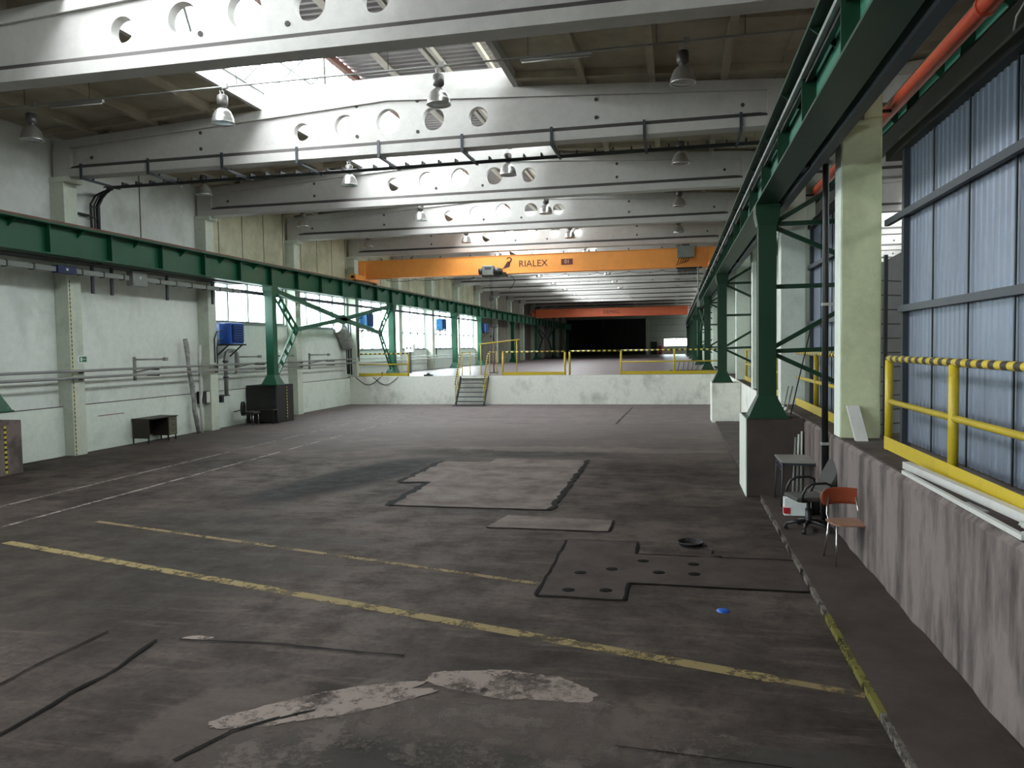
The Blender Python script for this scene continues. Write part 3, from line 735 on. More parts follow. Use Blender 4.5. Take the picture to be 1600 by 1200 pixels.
pd = MB().tube([(.98, 33.9, 6.04), (.98, 33.9, 4.6)], .03, 8).box(.92, 1.04, 33.84, 33.96, 4.3, 4.6); tag(pd.build('pendant_arm', 'grey_pipe'), 'grey vertical pendant pole hanging from the right end of the orange crane', 'pendant')
crane(78.5, -14.3, 1.25, 5.72, 6.62, 'red_orange_crane', 'red orange overhead crane far down the hall', 'DEMAG', -6.4, .5, False)

# ------------------------------------------------------------------ hanging lamps
def lamp_proto():
    t = thing('hanging_lamp', '', 'lamp', (0, 0, 0))
    MB().lathe((0, 0, 0), [(.0, .56), (.075, .56), (.1, .545), (.1, .52), (.105, .52), (.105, .37), (.09, .35), (.055, .335), (.055, .31)], 20).build('ballast_housing', 'lamp_housing', t, local=True)
    MB().lathe((0, 0, 0), [(.05, .31), (.09, .29), (.15, .235), (.19, .16), (.205, .10), (.215, .09), (.215, .02), (.232, .0), (.222, -.002), (.2, .02), (.19, .09), (.17, .17), (.12, .25), (.05, .29)], 28).build('reflector', 'lamp_aluminium', t, local=True)
    MB().lathe((0, 0, 0), [(.0, .005), (.205, .012)], 24).build('glass_cover', 'lamp_glass', t, local=True)
    MB().tube([(.035*math.cos(a), 0, .6+.045*math.sin(a)) for a in [2*pi*k/12 for k in range(13)]], .007, 6).tube([(-.05, 0, .55), (-.05, 0, .66)], .006, 5).build('hanging_hook', 'galvanised', t, local=True)
    return t
LP = lamp_proto(); firstl = True
XS = (-13.35, -8.82, -4.31, .15); POS = ('leftmost', 'second from left', 'third from left', 'rightmost')
for r in range(15):
    y = 13.8+6*r
    for q, x in enumerate(XS):
        if r > 8 and q in (0, 2) and r % 2: continue
        if firstl: o = LP
        elif r < 6: o = copy_tree(LP)
        else:
            src = [c for c in LP.children if c.name.startswith('reflector')][0]; o = src.copy(); C.objects.link(o); o.parent = None; o.name = 'hanging_lamp'
        firstl = False
        o.location = (x, y, 7.22 if r < 6 else 7.3)
        tag(o, 'bell-shaped metal hanging lamp, %s in the %s row of lamps' % (POS[q], ORD[r]), 'lamp', 'hanging lamps of the main hall')
for r in range(15):
    y = 13.8+6*r
    m = MB(); m.tube([(-15.7, y, 7.95), (-10, y, 7.94), (-4, y, 7.93), (2.2, y, 7.95)], .018, 6)
    o = m.build('lamp_wire', 'cable_black' if r else 'grey_pipe'); tag(o, 'thin conduit carrying the %s row of hanging lamps' % ORD[r], 'conduit', 'conduits carrying the hanging lamps')
    if r >= 5:
        h = MB()
        for x in XS: h.tube([(x, y, 7.3), (x, y, 8.0 if r else 8)], .02, 5)
        for x in (-13.5, .5): h.tube([(x, y, 7.94), (x, y, 8.36)], .01, 4)
        h.build('hanger', 'lamp_housing', o)
    if r < 5:
        for x in XS: MB().box(x+.02, x+.12, y-.03, y+.03, 7.9, 8.0).build('junction_box', 'grey_pipe', o)
        for x in (-13.5, -11.9, -8.5, -5.3, -2.6, -.3, 1.2): MB().tube([(x, y, 7.94), (x, y, 8.36 if abs(x+6.6) > 3.1 else 9.5)], .006, 5).build('hanger', 'black_steel', o)
        for x in XS: MB().tube([(x, y, 7.86), (x, y, 7.95)], .006, 5).build('hanger', 'galvanised', o)
for x0, nm in ((-2.75, 'right'), (-12.9, 'left')):
    t = thing('fluorescent_fitting', 'slim fluorescent fitting on the nearest lamp conduit, %s one' % nm, 'light fitting', (x0, 13.9, 7.82))
    MB().box(x0, x0+1.3, 13.80, 13.87, 7.875, 7.94).build('body', 'grey_pipe', t)
    MB().tube([(x0+.03, 13.83, 7.86), (x0+1.27, 13.83, 7.86)], .016, 8).build('tube', 'white_plastic', t)

# ------------------------------------------------------------------ cable tray under the second beam and down the left wall
t = thing('cable_tray', 'black cable tray running below the second visible roof beam', 'cable tray', (-6, 18.0, 7.1))
m = MB(); m.tube([(-15.0, 17.9, 7.13), (2.0, 17.9, 7.13)], .035, 8).tube([(-15.0, 17.78, 7.13), (2.0, 17.78, 7.13)], .02, 8)
m.build('rail', 'black_steel', t)
x = -14.4
while x < 2: MB().box(x-.015, x+.015, 17.74, 17.98, 7.13, 7.22).build('rung', 'black_steel', t); x += .42
for x in (-14.77, -12.82, -10.77, -8.78, -6.71, -4.7, -2.65, -.63, 1.37):
    m = MB(); m.box(x-.03, x+.03, 16.72, 16.75, 7.16, 7.5).box(x-.03, x+.03, 16.72, 18.1, 7.11, 7.16).box(x-.03, x+.03, 17.13, 17.16, 7.16, 7.3); m.build('bracket', 'dark_grey_steel', t)
t = thing('cable_ladder', 'black cable ladder bending down the left wall above the girder', 'cable ladder', (-15.6, 18.2, 5.8))
for dy, r in ((0, .03), (.13, .02), (.26, .055)):
    MB().tube([(-15.62, 18.0+dy, 5.05), (-15.62, 18.0+dy, 6.75), (-15.6, 18.15+dy*.9, 7.0), (-15.4, 18.25+dy*.3, 7.13), (-15.0, 18.1-dy*.3, 7.14)], r, 8).build('pipe', 'black_steel', t)
z = 5.5
while z < 6.8: MB().box(-15.64, -15.6, 18.0, 18.26, z-.02, z+.02).build('rung', 'black_steel', t); z += .3
MB().box(-15.75, -15.6, 17.2, 18.0, 6.42, 6.46).build('bracket', 'black_steel', t)

# ------------------------------------------------------------------ left wall fittings
t = thing('busbar_trunking', 'grey busbar trunking hung below the left green girder', 'trunking', (-15, 10, 4.7))
for a, b in ((3, 18.45), (19.1, 24)): MB().box(-15.0, -14.86, a, b, 4.70, 4.82).build('duct', 'grey_box', t)
MB().box(-15.0, -14.86, 24, 58, 4.72, 4.82).build('duct', 'dark_grey_steel', t)
y = 11.5
while y < 24: MB().box(-15.01, -14.85, y-.02, y+.02, 4.68, 4.84).build('joint_band', 'black_steel', t); y += .75
for y in (17.3, 18.0, 20.3, 22.6):
    MB().box(-15.08, -15.03, y-.04, y+.04, 4.25, 5.0).build('hanger', 'dark_grey_steel', t)
for y in [26+2.2*k for k in range(14)]: MB().tube([(-14.93, y, 4.82), (-14.93, y, 5.03)], .012, 5).tube([(-14.93, y, 4.3), (-14.93, y, 4.72)], .01, 5).build('hanger', 'grey_pipe', t)
t = thing('junction_box', 'square grey junction box on the busbar trunking', 'junction box', (-14.9, 18.7, 4.6))
MB().box(-15.0, -14.78, 18.5, 19.1, 4.55, 4.95).build('enclosure', 'grey_box', t, bevel=.015); MB().box(-14.78, -14.775, 18.77, 18.83, 4.75, 4.82).build('sticker', 'white_paint', t)
t = thing('junction_box', 'small bluish junction box at the first pilaster on the trunking', 'junction box', (-14.9, 16.1, 4.7))
MB().box(-15.0, -14.8, 15.9, 16.5, 4.67, 4.86).build('enclosure', 'dark_blue', t, bevel=.01); MB().box(-14.8, -14.795, 16.15, 16.22, 4.74, 4.80).build('sticker', 'white_paint', t)

# twin heating pipes along the wall
for k, z in enumerate((2.22, 2.04)):
    t = thing('heating_pipe', '%s of two grey heating pipes along the left wall' % ('upper' if k == 0 else 'lower'), 'pipe', (-15.2, 16, z))
    MB().tube([(-15.2, 2.4, z), (-15.2, 24, z-.0), (-15.2, 34.3, z)], .035, 12).build('pipe', 'grey_pipe', t)
    for y in (8, 10.9, 13.8, 17.0, 20, 23, 26, 29, 32): MB().box(-15.62 if y < 34 else -15.7, -15.2, y-.02, y+.02, z-.07, z-.035).build('support', 'dark_grey_steel', t)
for k, z in enumerate((2.22, 2.04)):
    m = MB().tube([(-15.3, 35.2, z), (-15.3, 58, z)], .035, 10); tag(m.build('heating_pipe', 'white_paint'), '%s of two pale pipes below the far windows behind the platform' % ('upper' if k == 0 else 'lower'), 'pipe')
for i, y in enumerate((19.6, 24.9, 27.4, 30.6)):
    m = MB().box(-15.75, -15.7, y-.04, y+.04, 1.85, 2.55).tube([(-15.7, y, 2.47), (-15.05, y+.5, 2.47)], .025, 8).tube([(-15.7, y, 2.1), (-15.1, y+.5, 2.25)], .02, 8).box(-15.1, -15.0, y+.44, y+.56, 2.42, 2.52)
    tag(m.build('wall_bracket', 'grey_pipe'), 'grey steel wall bracket above the heating pipes, %s from the camera' % ORD[i], 'bracket', 'brackets above the heating pipes')
t = thing('exit_sign', 'small green and white escape sign on the first pilaster', 'sign', (-15.32, 17.02, 2.45))
MB().box(-15.33, -15.32, 16.97, 17.33, 2.42, 2.62).build('panel', 'white_paint', t)
MB().box(-15.319, -15.315, 17.03, 17.27, 2.45, 2.59).build('symbol_field', 'sign_green', t)
MB().box(-15.314, -15.312, 17.06, 17.12, 2.47, 2.57).box(-15.314, -15.312, 17.14, 17.24, 2.51, 2.53).build('symbol', 'white_paint', t)
m = MB().box(-15.329, -15.322, 16.795, 16.82, .02, 4.6); tag(m.build('hazard_strip', 'stripe_z'), 'thin black and yellow tape strip up the first left pilaster', 'tape strip')
# fan heaters
def heater(x, y, z, label, idx):
    hm = 'blue_heater_glow' if idx in (1, 2) else 'blue_heater'
    t = thing('fan_heater', label, 'heater', (x, y, z))
    MB().box(x-.3, x+.12, y-.42, y+.42, z-.36, z+.36).build('casing', hm, t, bevel=.02)
    MB().box(x+.12, x+.16, y-.3, y+.36, z-.3, z+.3).build('outlet_frame', 'dark_blue', t)
    for k in range(7): MB().box(x+.16, x+.2, y-.28, y+.34, z-.26+k*.085, z-.235+k*.085).build('louvre', 'blue_heater', t)
    m = MB().box(x-.45, x+.2, y-.45, y-.4, z-.42, z-.37).box(x-.45, x+.2, y+.4, y+.45, z-.42, z-.37); m.bar((x-.45, y-.42, z-.8), (x+.05, y-.42, z-.4), .04).bar((x-.45, y+.42, z-.8), (x+.05, y+.42, z-.4), .04); m.box(x-.47, x-.3, y-.45, y+.45, z-.42, z-.36)
    m.build('mounting_bracket', 'black_steel', t)
    m = MB().tube([(x-.15, y-.42, z+.1), (x-.2, y-.7, z+.05), (x-.2, y-.85, z-.2), (x-.2, y-.85, 2.3)], .02, 8).tube([(x-.15, y-.42, z-.2), (x-.2, y-.62, z-.25), (x-.2, y-.72, z-.5), (x-.2, y-.72, 2.1)], .02, 8)
    m.build('supply_pipe', 'dark_grey_steel', t); return t
heater(-15.1, 23.85, 3.3, 'blue fan heater on the wall beside the second pilaster', 0)
heater(-15.1, 35.7, 4.15, 'blue fan heater with painted glow in front of the window above the brace', 1)
heater(-15.1, 48.15, 4.28, 'blue fan heater with painted glow between the third and fourth left crane columns', 2)
heater(-15.1, 60.0, 4.3, 'dark blue fan heater at the end of the window row', 3)
# bent exhaust pipe
t = thing('bent_pipe', 'thick grey bent pipe with U-turn on the wall below the blue heater', 'pipe', (-15.35, 23.5, 1.2))
MB().tube([(-15.4, 23.75, 1.15), (-15.4, 23.75, 2.45), (-15.4, 23.82, 2.62), (-15.4, 23.98, 2.7), (-15.4, 24.3, 2.7), (-15.4, 24.46, 2.6), (-15.4, 24.5, 2.3), (-15.4, 24.5, 2.1)], .07, 12).build('pipe', 'grey_pipe', t)
MB().tube([(-15.4, 23.75, 1.75), (-15.4, 23.75, 1.8)], .1, 12).tube([(-15.4, 23.75, 2.3), (-15.4, 23.75, 2.36)], .1, 12).box(-15.62, -15.3, 23.2, 23.8, 1.12, 1.16).build('flange', 'dark_grey_steel', t)
m = MB().box(-15.62, -15.42, 23.5, 23.62, .9, 1.15); tag(m.build('valve_box', 'dark_grey_steel'), 'small dark valve box below the bent pipe', 'valve box')
# big foil duct and cables near the platform corner
t = thing('ventilation_duct', 'large silver duct bend at the wall left of the platform', 'duct', (-15.5, 34, 3))
MB().tube([(-15.62, 33.2, 3.75), (-15.55, 33.5, 3.6), (-15.5, 33.75, 3.3), (-15.5, 33.95, 3.0), (-15.5, 34.05, 2.75)], [.3, .32, .32, .3, .26], 18).build('elbow', 'foil', t)
MB().tube([(-15.45, 34.1, 3.9), (-15.45, 34.1, 1.5)], .05, 8).tube([(-15.42, 34.3, 3.9), (-15.42, 34.3, 1.45)], .04, 8).tube([(-15.5, 33.95, 2.7), (-15.48, 34.0, 1.5)], .035, 8).build('supply_pipe', 'dark_grey_steel', t)
m = MB()
for sgn in (0, 1): m.tube([(-15.2+sgn*1.3+.6*k/8-.6, 34.5, 1.35-.32*math.sin(pi*k/8)) for k in range(9)] if 0 else [(-15.3+sgn*.9+(1.3)*k/8, 34.5, 1.33-.38*math.sin(pi*k/8)) for k in range(9)], .018, 6)
tag(m.build('hanging_cable', 'cable_black'), 'black cable hanging in two loops over the platform face', 'cable')
# wrapped pipes leaning on the wall
for i, (a, b, r) in enumerate((((-15.5, 21.7, 3.1), (-15.35, 22.0, .0), .07), ((-15.45, 22.35, 2.9), (-15.3, 22.15, .0), .055))):
    A = Vector(a); B = Vector(b); pts = [A.lerp(B, k/8)+Vector((0, .03*math.sin(k*1.9+i), 0)) for k in range(9)]
    m = MB().tube(pts, [r*(1+.25*math.sin(k*2.1)) for k in range(9)], 9)
    tag(m.build('wrapped_pole', 'foil' if i == 0 else 'white_plastic'), ('foil wrapped long pole leaning on the left wall' if i == 0 else 'thin pale pole leaning beside the foil wrapped pole'), 'pole')
t = thing('wall_cabinet', 'small open dark wall box beside the leaning poles', 'wall box', (-15.45, 22.5, 1.0)); MB().box(-15.6, -15.38, 22.35, 22.72, .95, 1.35).build('enclosure', 'black_plastic', t); MB().box(-15.38, -15.36, 22.55, 22.72, .97, 1.33).build('lid', 'pale_box', t)
# dead wall lines
m = MB().box(-15.62, -15.61, 17.95, 18.95, .93, .95); tag(m.build('trim_rod', 'rail_brown'), 'thin brown rod fixed on the white wall above the desk', 'rod')

# ------------------------------------------------------------------ old desk by the left wall
def desk():
    t = thing('office_desk', 'old dark wooden desk with drawer stack against the left wall', 'desk', (-15.45, 20.0, 0))
    x0, x1, y0, y1 = -15.6, -15.0, 19.2, 20.5; h = .74
    MB().box(x0, x1+.02, y0, y1, h-.03, h).build('top', 'dark_wood', t, bevel=.004)
    MB().box(x0+.03, x1-.02, y0+.02, y0+.04, .16, h-.03).build('side_panel', 'dark_wood', t)
    MB().box(x0+.03, x0+.05, y0+.04, y1-.45, .2, h-.03).build('back_panel', 'dark_wood', t)
    p = MB().box(x0+.03, x1-.02, y1-.43, y1-.02, .16, h-.03).build('drawer_pedestal', 'dark_wood', t)
    for k in range(3):
        d = MB().box(x1-.02, x1, y1-.41, y1-.04, .18+k*.175, .34+k*.175).build('drawer', 'drawer_olive', t, bevel=.003)
        MB().box(x1, x1+.015, y1-.3, y1-.15, .28+k*.175, .295+k*.175).build('handle', 'black_steel', d)
    for (lx, ly) in ((x0+.04, y0+.03), (x1-.05, y0+.03), (x0+.04, y1-.05), (x1-.05, y1-.05), (x1-.05, y1-.4)):
        MB().box(lx-.015, lx+.015, ly-.015, ly+.015, 0, .17 if ly != y0+.03 else .2).build('leg', 'black_steel', t)
desk()
# black overturned chair and low dark bench next to the block
t = thing('black_chair', 'black swivel chair with round back lying by the left wall', 'chair', (-15.1, 24.4, 0))
MB().tube([(-15.2, 24.35, .62), (-15.12, 24.38, .62)], [.26, .25], 18).build('backrest', 'black_plastic', t)
MB().tube([(-15.1, 23.7, .56), (-15.1, 24.2, .6)], .02, 8).build('armrest', 'black_plastic', t)
MB().box(-15.2, -14.8, 24.45, 24.9, .42, .5).build('seat', 'office_fabric', t, bevel=.02)
for lx, ly in ((-15.15, 24.5), (-14.85, 24.5), (-15.15, 24.85), (-14.85, 24.85)): MB().tube([(lx, ly, .43), (lx, ly, 0)], .014, 6).build('leg', 'chrome', t)
MB().tube([(-15.18, 24.38, .5), (-15.0, 24.5, .45)], .02, 6).build('back_support', 'black_steel', t)
t = thing('low_table', 'low dark table standing before the black concrete block', 'table', (-14.6, 25.0, 0))
MB().box(-15.0, -14.3, 24.95, 25.28, .5, .54).build('tabletop', 'dark_wood', t)
MB().box(-14.95, -14.35, 24.97, 25.0, .1, .5).build('front_panel', 'black_plastic', t)
for lx in (-14.97, -14.33):
    for ly in (24.98, 25.25): MB().box(lx-.015, lx+.015, ly-.015, ly+.015, 0, .5).build('leg', 'black_steel', t)

# ------------------------------------------------------------------ right side: cladding, door leaf, pipes, railings
def corr(x, y0, y1, z0, z1, pitch=.135, d=.012):
    m = MB(); ys = []; y = y0
    while y < y1-.001:
        for a, h in ((0, 0), (.05, 0), (.07, 1), (.15, 1), (.17, 0)): ys.append((y+a*pitch/.18, -h*d))
        y += pitch
    A = m.ring([(x+h, yy, z0) for yy, h in ys]); B = m.ring([(x+h, yy, z1) for yy, h in ys])
    for i in range(len(ys)-1): m.face((A+i, A+i+1, B+i+1, B+i))
    return m
def cladding(y0, y1, label):
    t = thing('metal_cladding', label, 'metal sheet wall', (2.84, y0, 1.35))
    corr(2.84, y0+.05, y1, 1.4, 5.02).build('corrugated_sheet', 'cladding', t)
    for z in (3.06, 4.22): MB().box(2.72, 2.78, y0-.0, y1, z-.04, z+.04).build('horizontal_rail', 'dark_grey_steel', t)
    MB().box(2.76, 2.86, y1-.09, y1, 1.35, 5.06).build('end_post', 'dark_grey_steel', t)
    MB().box(2.76, 2.86, y0, y0+.05, 1.35, 5.06).build('end_post', 'dark_grey_steel', t)
    y = y1-1.05
    while y > y0: MB().box(2.795, 2.808, y-.012, y+.012, 1.4, 5.02).build('sheet_joint', 'black_steel', t); y -= 1.05
    MB().box(2.72, 2.92, y0, y1+(.6 if y0 < 0 else 0), 5.02, 5.14).build('top_track', 'walkway_steel', t)
    MB().box(2.72, 2.75, y0, y1, 5.14, 5.175).build('track_lip', 'galvanised', t)
cladding(-15.6, 10.3, 'blue-grey corrugated metal sheet wall behind the yellow railing on the right')
cladding(12.1, 16.9, 'blue-grey metal sheet wall between the two nearest green columns')
for z in (3.06, 4.22): pass
m = MB().bar((2.75, 10.3, 4.22), (2.75, 10.94, 4.22), .06, .08); tag(m.build('tie_rail', 'dark_grey_steel'), 'short dark rail joining the metal sheet wall to the green column', 'rail')
t = thing('gate_leaf', 'grey panelled gate leaf seen in the gap beside the green column', 'gate', (2.85, 11.0, 1.35))
m = MB(); m.hexa([(2.80, 11.36, 1.36), (3.2, 11.7, 1.36), (3.2, 11.76, 1.36), (2.80, 11.42, 1.36), (2.80, 11.36, 3.75), (3.2, 11.7, 3.95), (3.2, 11.76, 3.95), (2.80, 11.42, 3.75)]); m.build('panel', 'far_grey', t)
for k in range(11): 
    z = 1.5+k*.2; MB().bar((2.80, 11.355, z), (3.2, 11.695, z), .012, .018).build('slat_line', 'black_steel', t)
MB().box(2.71, 2.75, 10.86, 10.92, 1.35, 3.8).build('frame_post', 'black_steel', t)
# black downpipe
m = MB().tube([(2.1, 11.55, .055), (2.1, 11.55, 6.9)], .045, 12)
o = m.build('downpipe', 'black_steel'); tag(o, 'tall black downpipe standing in front of the near green column', 'pipe')
for z in (1.2, 3.2, 5.2): MB().box(2.05, 2.19, 11.5, 11.6, z-.02, z+.02).build('pipe_clamp', 'galvanised', o)
# orange pipe
t = thing('orange_pipe', 'thick orange pipe running high behind the green column on the right', 'pipe', (2.92, 4, 5.85))
MB().tube([(2.92, -3, 5.85), (2.92, 8.2, 5.85), (2.92, 17.15, 5.85)], .09, 18).build('pipe', 'orange_pipe', t)
for y in (2.0, 8.2, 14.4): MB().tube([(2.92, y-.03, 5.85), (2.92, y+.03, 5.85)], .105, 18).build('coupling', 'orange_pipe', t)
for y in (5.2, 11.2, 17.05): MB().box(2.69, 2.86, y-.02, y+.02, 5.74, 5.78).build('bracket', 'black_steel', t)
m = MB().tube([(3.1, 7.5, 5.8), (2.95, 7.6, 5.5), (2.93, 7.7, 5.15)], .008, 5); tag(m.build('thin_wire', 'grey_pipe'), 'thin loose wire hanging from the neighbouring girder', 'wire')

def railing(axis, fixed, a, b, z, posts, label, kick=True, mid=True, top='stripe_y', r=.038, post_r=.046, h=1.1):
    P = (lambda t, zz: (fixed, t, zz)) if axis == 1 else (lambda t, zz: (t, fixed, zz))
    t = thing('safety_railing', label, 'railing', P(a, z))
    MB().tube([P(a, z+h), P(b, z+h)], r, 12).build('top_rail', top, t)
    if mid: MB().tube([P(a, z+h*.53), P(b, z+h*.53)], r*.85, 10).build('mid_rail', 'yellow_paint', t)
    if kick:
        k = MB(); 
        if axis == 1: k.box(fixed-.045, fixed-.037, a-.05, b, z+.01, z+.16)
        else: k.box(a, b, fixed-.045, fixed-.037, z+.01, z+.16)
        k.build('kick_plate', 'yellow_paint', t)
    for p in posts: MB().tube([P(p, z), P(p, z+h-.02)], post_r, 12).build('post', 'yellow_paint', t)
    return t
railing(1, 2.52, -1, 9.9, 1.35, (9.87, 7.7, 5.4, 3.1, .8), 'yellow railing with striped top rail on the near right platform edge')
railing(1, 2.52, 11.6, 16.85, 1.35, (11.8, 14.7), 'yellow striped railing between the two nearest green hall columns')
railing(1, 2.5, 17.6, 22.7, 1.35, (17.8, 20.2, 22.5), 'yellow railing behind the nearest right crane column')
railing(1, 2.5, 23.6, 28.7, 1.35, (23.7, 28.4), 'yellow railing by the second right crane column')
yR = 34.72
railing(0, yR, -15.2, -12.65, 1.35, (-12.65,), 'yellow railing at the left end of the far platform', top='stripe_x')
railing(0, yR, -7.95, -5.0, 1.35, (-7.95, -5.0), 'yellow railing on the platform edge right of the stair', top='stripe_x', mid=False)
railing(0, yR, -4.78, -2.5, 1.35, (-4.78,), 'open striped rail span in the middle of the platform edge', top='stripe_x', mid=False, kick=False)
railing(0, yR, -2.42, 2.1, 1.35, (-2.42, -.05, 2.05), 'yellow railing at the right end of the far platform', top='stripe_x')

# white rods on the ledge
for i, (a, b, w, h, lab, mt) in enumerate((
    ((2.30, 8.35, 1.39), (2.43, 5.8, 1.39), .07, .07, 'thick white plastic profile lying on the ledge below the railing', 'white_plastic'),
    ((2.40, 8.3, 1.37), (2.47, 6.0, 1.37), .04, .03, 'flat grey-white strip lying tight against the yellow kick plate', 'galvanised'),
    ((2.18, 8.0, 1.375), (2.19, 5.4, 1.375), .035, .035, 'thin white plastic rod on the very edge of the ledge', 'white_plastic'),
    ((2.25, 6.6, 1.36), (2.27, 6.25, 1.36), .06, .012, 'short pale scrap strip lying between the two white rods', 'grey_laminate'))):
    m = MB().bar(a, b, w, h); tag(m.build('plastic_rod', mt), lab, 'rod')
m = MB()
for k in range(12):
    c = Vector((2.28+random.random()*.16, 5.45+random.random()*.35, 1.375+random.random()*.03)); d = Vector((random.uniform(-.08, .08), random.uniform(-.08, .08), .02)); m.tube([c-d, c+d], .018, 5)
tag(m.build('debris_heap', 'pale_box'), 'small heap of pale debris at the near end of the ledge', 'debris', kind='stuff')
# plank block leaning on the column
m = MB(); m.hexa([(2.32, 10.62, 1.352), (2.47, 10.62, 1.352), (2.47, 10.72, 1.352), (2.32, 10.72, 1.352), (2.25, 10.83, 1.80), (2.40, 10.83, 1.80), (2.40, 10.93, 1.80), (2.25, 10.93, 1.80)])
tag(m.build('concrete_plank', 'white_plastic'), 'short white grey plank leaning against the foot of the near green column', 'plank')
# rods leaning behind block 1 and broom stick
t = thing('leaning_stick', 'long thin black stick leaning toward the second green hall column', 'stick', (2.1, 14.7, 1.37)); MB().tube([(2.02, 14.3, 1.37), (2.45, 14.9, 2.9)], .012, 6).build('stick', 'black_steel', t)
for i, x in enumerate((1.9, 1.97)):
    m = MB().tube([(x, 14.5, 1.37), (x+.16, 14.85, 1.85)], .014, 6); tag(m.build('thin_rod', 'grey_pipe'), 'short grey rod leaning on the brown block top, %s of two' % ('left' if i == 0 else 'right'), 'rod')
for i in range(3):
    m = MB().tube([(2.05-.08*i, 13.35-.1*i, .06), (2.1-.05*i, 13.57, 1.15-.05*i)], .02, 6); tag(m.build('plank_strip', 'pale_box' if i < 2 else 'grey_pipe'), 'pale strip leaning on the brown block behind the small table, %s from the wall' % ('first', 'second', 'third')[i], 'strip')

# ------------------------------------------------------------------ stair to the platform
def stair():
    t = thing('steel_stair', 'steel stair with yellow handrails up to the far platform', 'stair', (-9.2, 33.9, 0))
    xa, xb = -9.95, -8.6
    for x in (xa, xb): MB().bar((x, 33.55, .05), (x, 34.5, 1.3), .04, .2).build('stringer', 'dark_grey_steel', t)
    for k in range(6):
        y = 33.6+.16*k; z = .2+.205*k; MB().box(xa+.03, xb-.03, y, y+.2, z-.02, z+.01).build('tread', 'dark_grey_steel', t)
    for x in (xa, xb):
        MB().tube([(x, 33.5, 1.0), (x, 34.4, 2.35), (x, 34.75, 2.45)], .028, 8).build('handrail', 'stripe_z', t)
        for y, z0, z1 in ((33.55, .1, 1.05), (33.98, .65, 1.7)): MB().tube([(x, y, z0), (x, y, z1)], .022, 8).build('handrail_post', 'yellow_paint', t)
        MB().tube([(x, 33.55, .6), (x, 34.4, 1.85)], .018, 8).build('mid_handrail', 'yellow_paint', t)
    MB().box(xa-.1, xb+.1, 33.35, 33.6, .0, .02).build('foot_plate', 'dark_grey_steel', t)
    for x, y in ((xa, 34.75), (xb, 34.75), (xa, 36.2), (xb, 36.2), (-9.2+.9, 36.3)): MB().tube([(x, y, 1.35), (x, y, 2.5)], .022, 8).build('landing_post', 'yellow_paint', t)
    for x in (xa, xb): MB().tube([(x, 34.75, 2.45), (x, 36.2, 2.45)], .022, 8).build('landing_rail', 'yellow_paint', t)
stair()
t = thing('barrier_arm', 'yellow barrier bar raised on posts behind the stair', 'barrier', (-8.7, 37, 1.35))
MB().tube([(-9.7, 37, 2.85), (-7.6, 37, 3.05)], .03, 8).build('bar', 'yellow_paint', t)
for x, z in ((-9.6, 2.86), (-7.75, 3.03)): MB().tube([(x, 37, 1.35), (x, 37, z)], .025, 8).build('post', 'yellow_paint', t)
t = thing('floodlight_stand', 'thin dark pole with T-shaped head standing behind the stair', 'pole stand', (-9.3, 38.5, 1.35))
MB().tube([(-9.3, 38.5, 1.37), (-9.3, 38.5, 3.0)], .035, 8).build('lower_pole', 'rail_brown', t)
MB().tube([(-9.3, 38.5, 3.0), (-9.3, 38.5, 3.75)], .05, 8).build('upper_pole', 'black_steel', t)
MB().box(-9.5, -9.1, 38.45, 38.55, 3.72, 3.8).box(-9.48, -9.4, 38.42, 38.58, 3.2, 3.3).build('head', 'black_steel', t)
MB().box(-9.5, -9.1, 38.3, 38.7, 1.35, 1.38).build('foot_plate', 'black_steel', t)
# small white cabinet on platform near third column
t = thing('control_box', 'white control box standing between third column and window sill', 'control box', (-14.2, 39.5, 1.35))
MB().box(-14.5, -14.0, 39.3, 39.6, 2.5, 2.95).build('enclosure', 'white_paint', t); MB().box(-14.3, -14.2, 39.4, 39.5, 1.35, 2.5).build('stand', 'dark_grey_steel', t)
for k in range(2): MB().tube([(-14.38+.22*k, 39.3, 2.72), (-14.38+.22*k, 39.29, 2.72)], .05, 10).build('gauge', 'black_plastic', t)
# tarp / junk on the platform right
t = thing('metal_stool', 'dark metal frame pile on the platform near the right crane columns', 'metal frame', (.6, 37, 1.35))
for k in range(5):
    MB().tube([(.1+.22*k, 37, 1.36), (.2+.22*k, 37.1, 1.9), (.45+.2*k, 37, 1.9)], .014, 6).build('bent_tube', 'dark_grey_steel', t)
m = MB()
for k in range(14): m.lathe((-.2+.16*k, 37.2+random.uniform(-.1, .1), 1.35), [(.13, 0), (.12, .06), (.07, .1), (0, .12)], 8)
tag(m.build('dark_rags', 'black_plastic'), 'low heap of dark rags on the platform at the right crane column', 'rags', kind='stuff')
m = MB().box(-11.9, -11.5, 34.8, 35.0, 1.35, 1.42).lathe((-11.7, 34.9, 1.42), [(.1, 0), (.08, .06), (0, .07)], 10); tag(m.build('scrap_piece', 'black_steel'), 'small black scrap piece lying on the platform edge gap', 'scrap')
m = MB().tube([(-14.0, 34.72, 1.35), (-14.0, 34.72, 1.55)], .05, 8); tag(m.build('small_bollard', 'black_steel'), 'short black stub on the left platform railing', 'stub')
t = thing('red_cabinet', 'dark cupboard with red front at the far wall beside the window', 'cupboard', (-3, 111.5, 1.35)); MB().box(-3.5, -2.6, 111.3, 111.9, 1.35, 3.2).build('carcass', 'black_steel', t); MB().box(-2.4, -1.9, 111.3, 111.9, 1.35, 2.6).build('red_unit', 'red_paint', t)

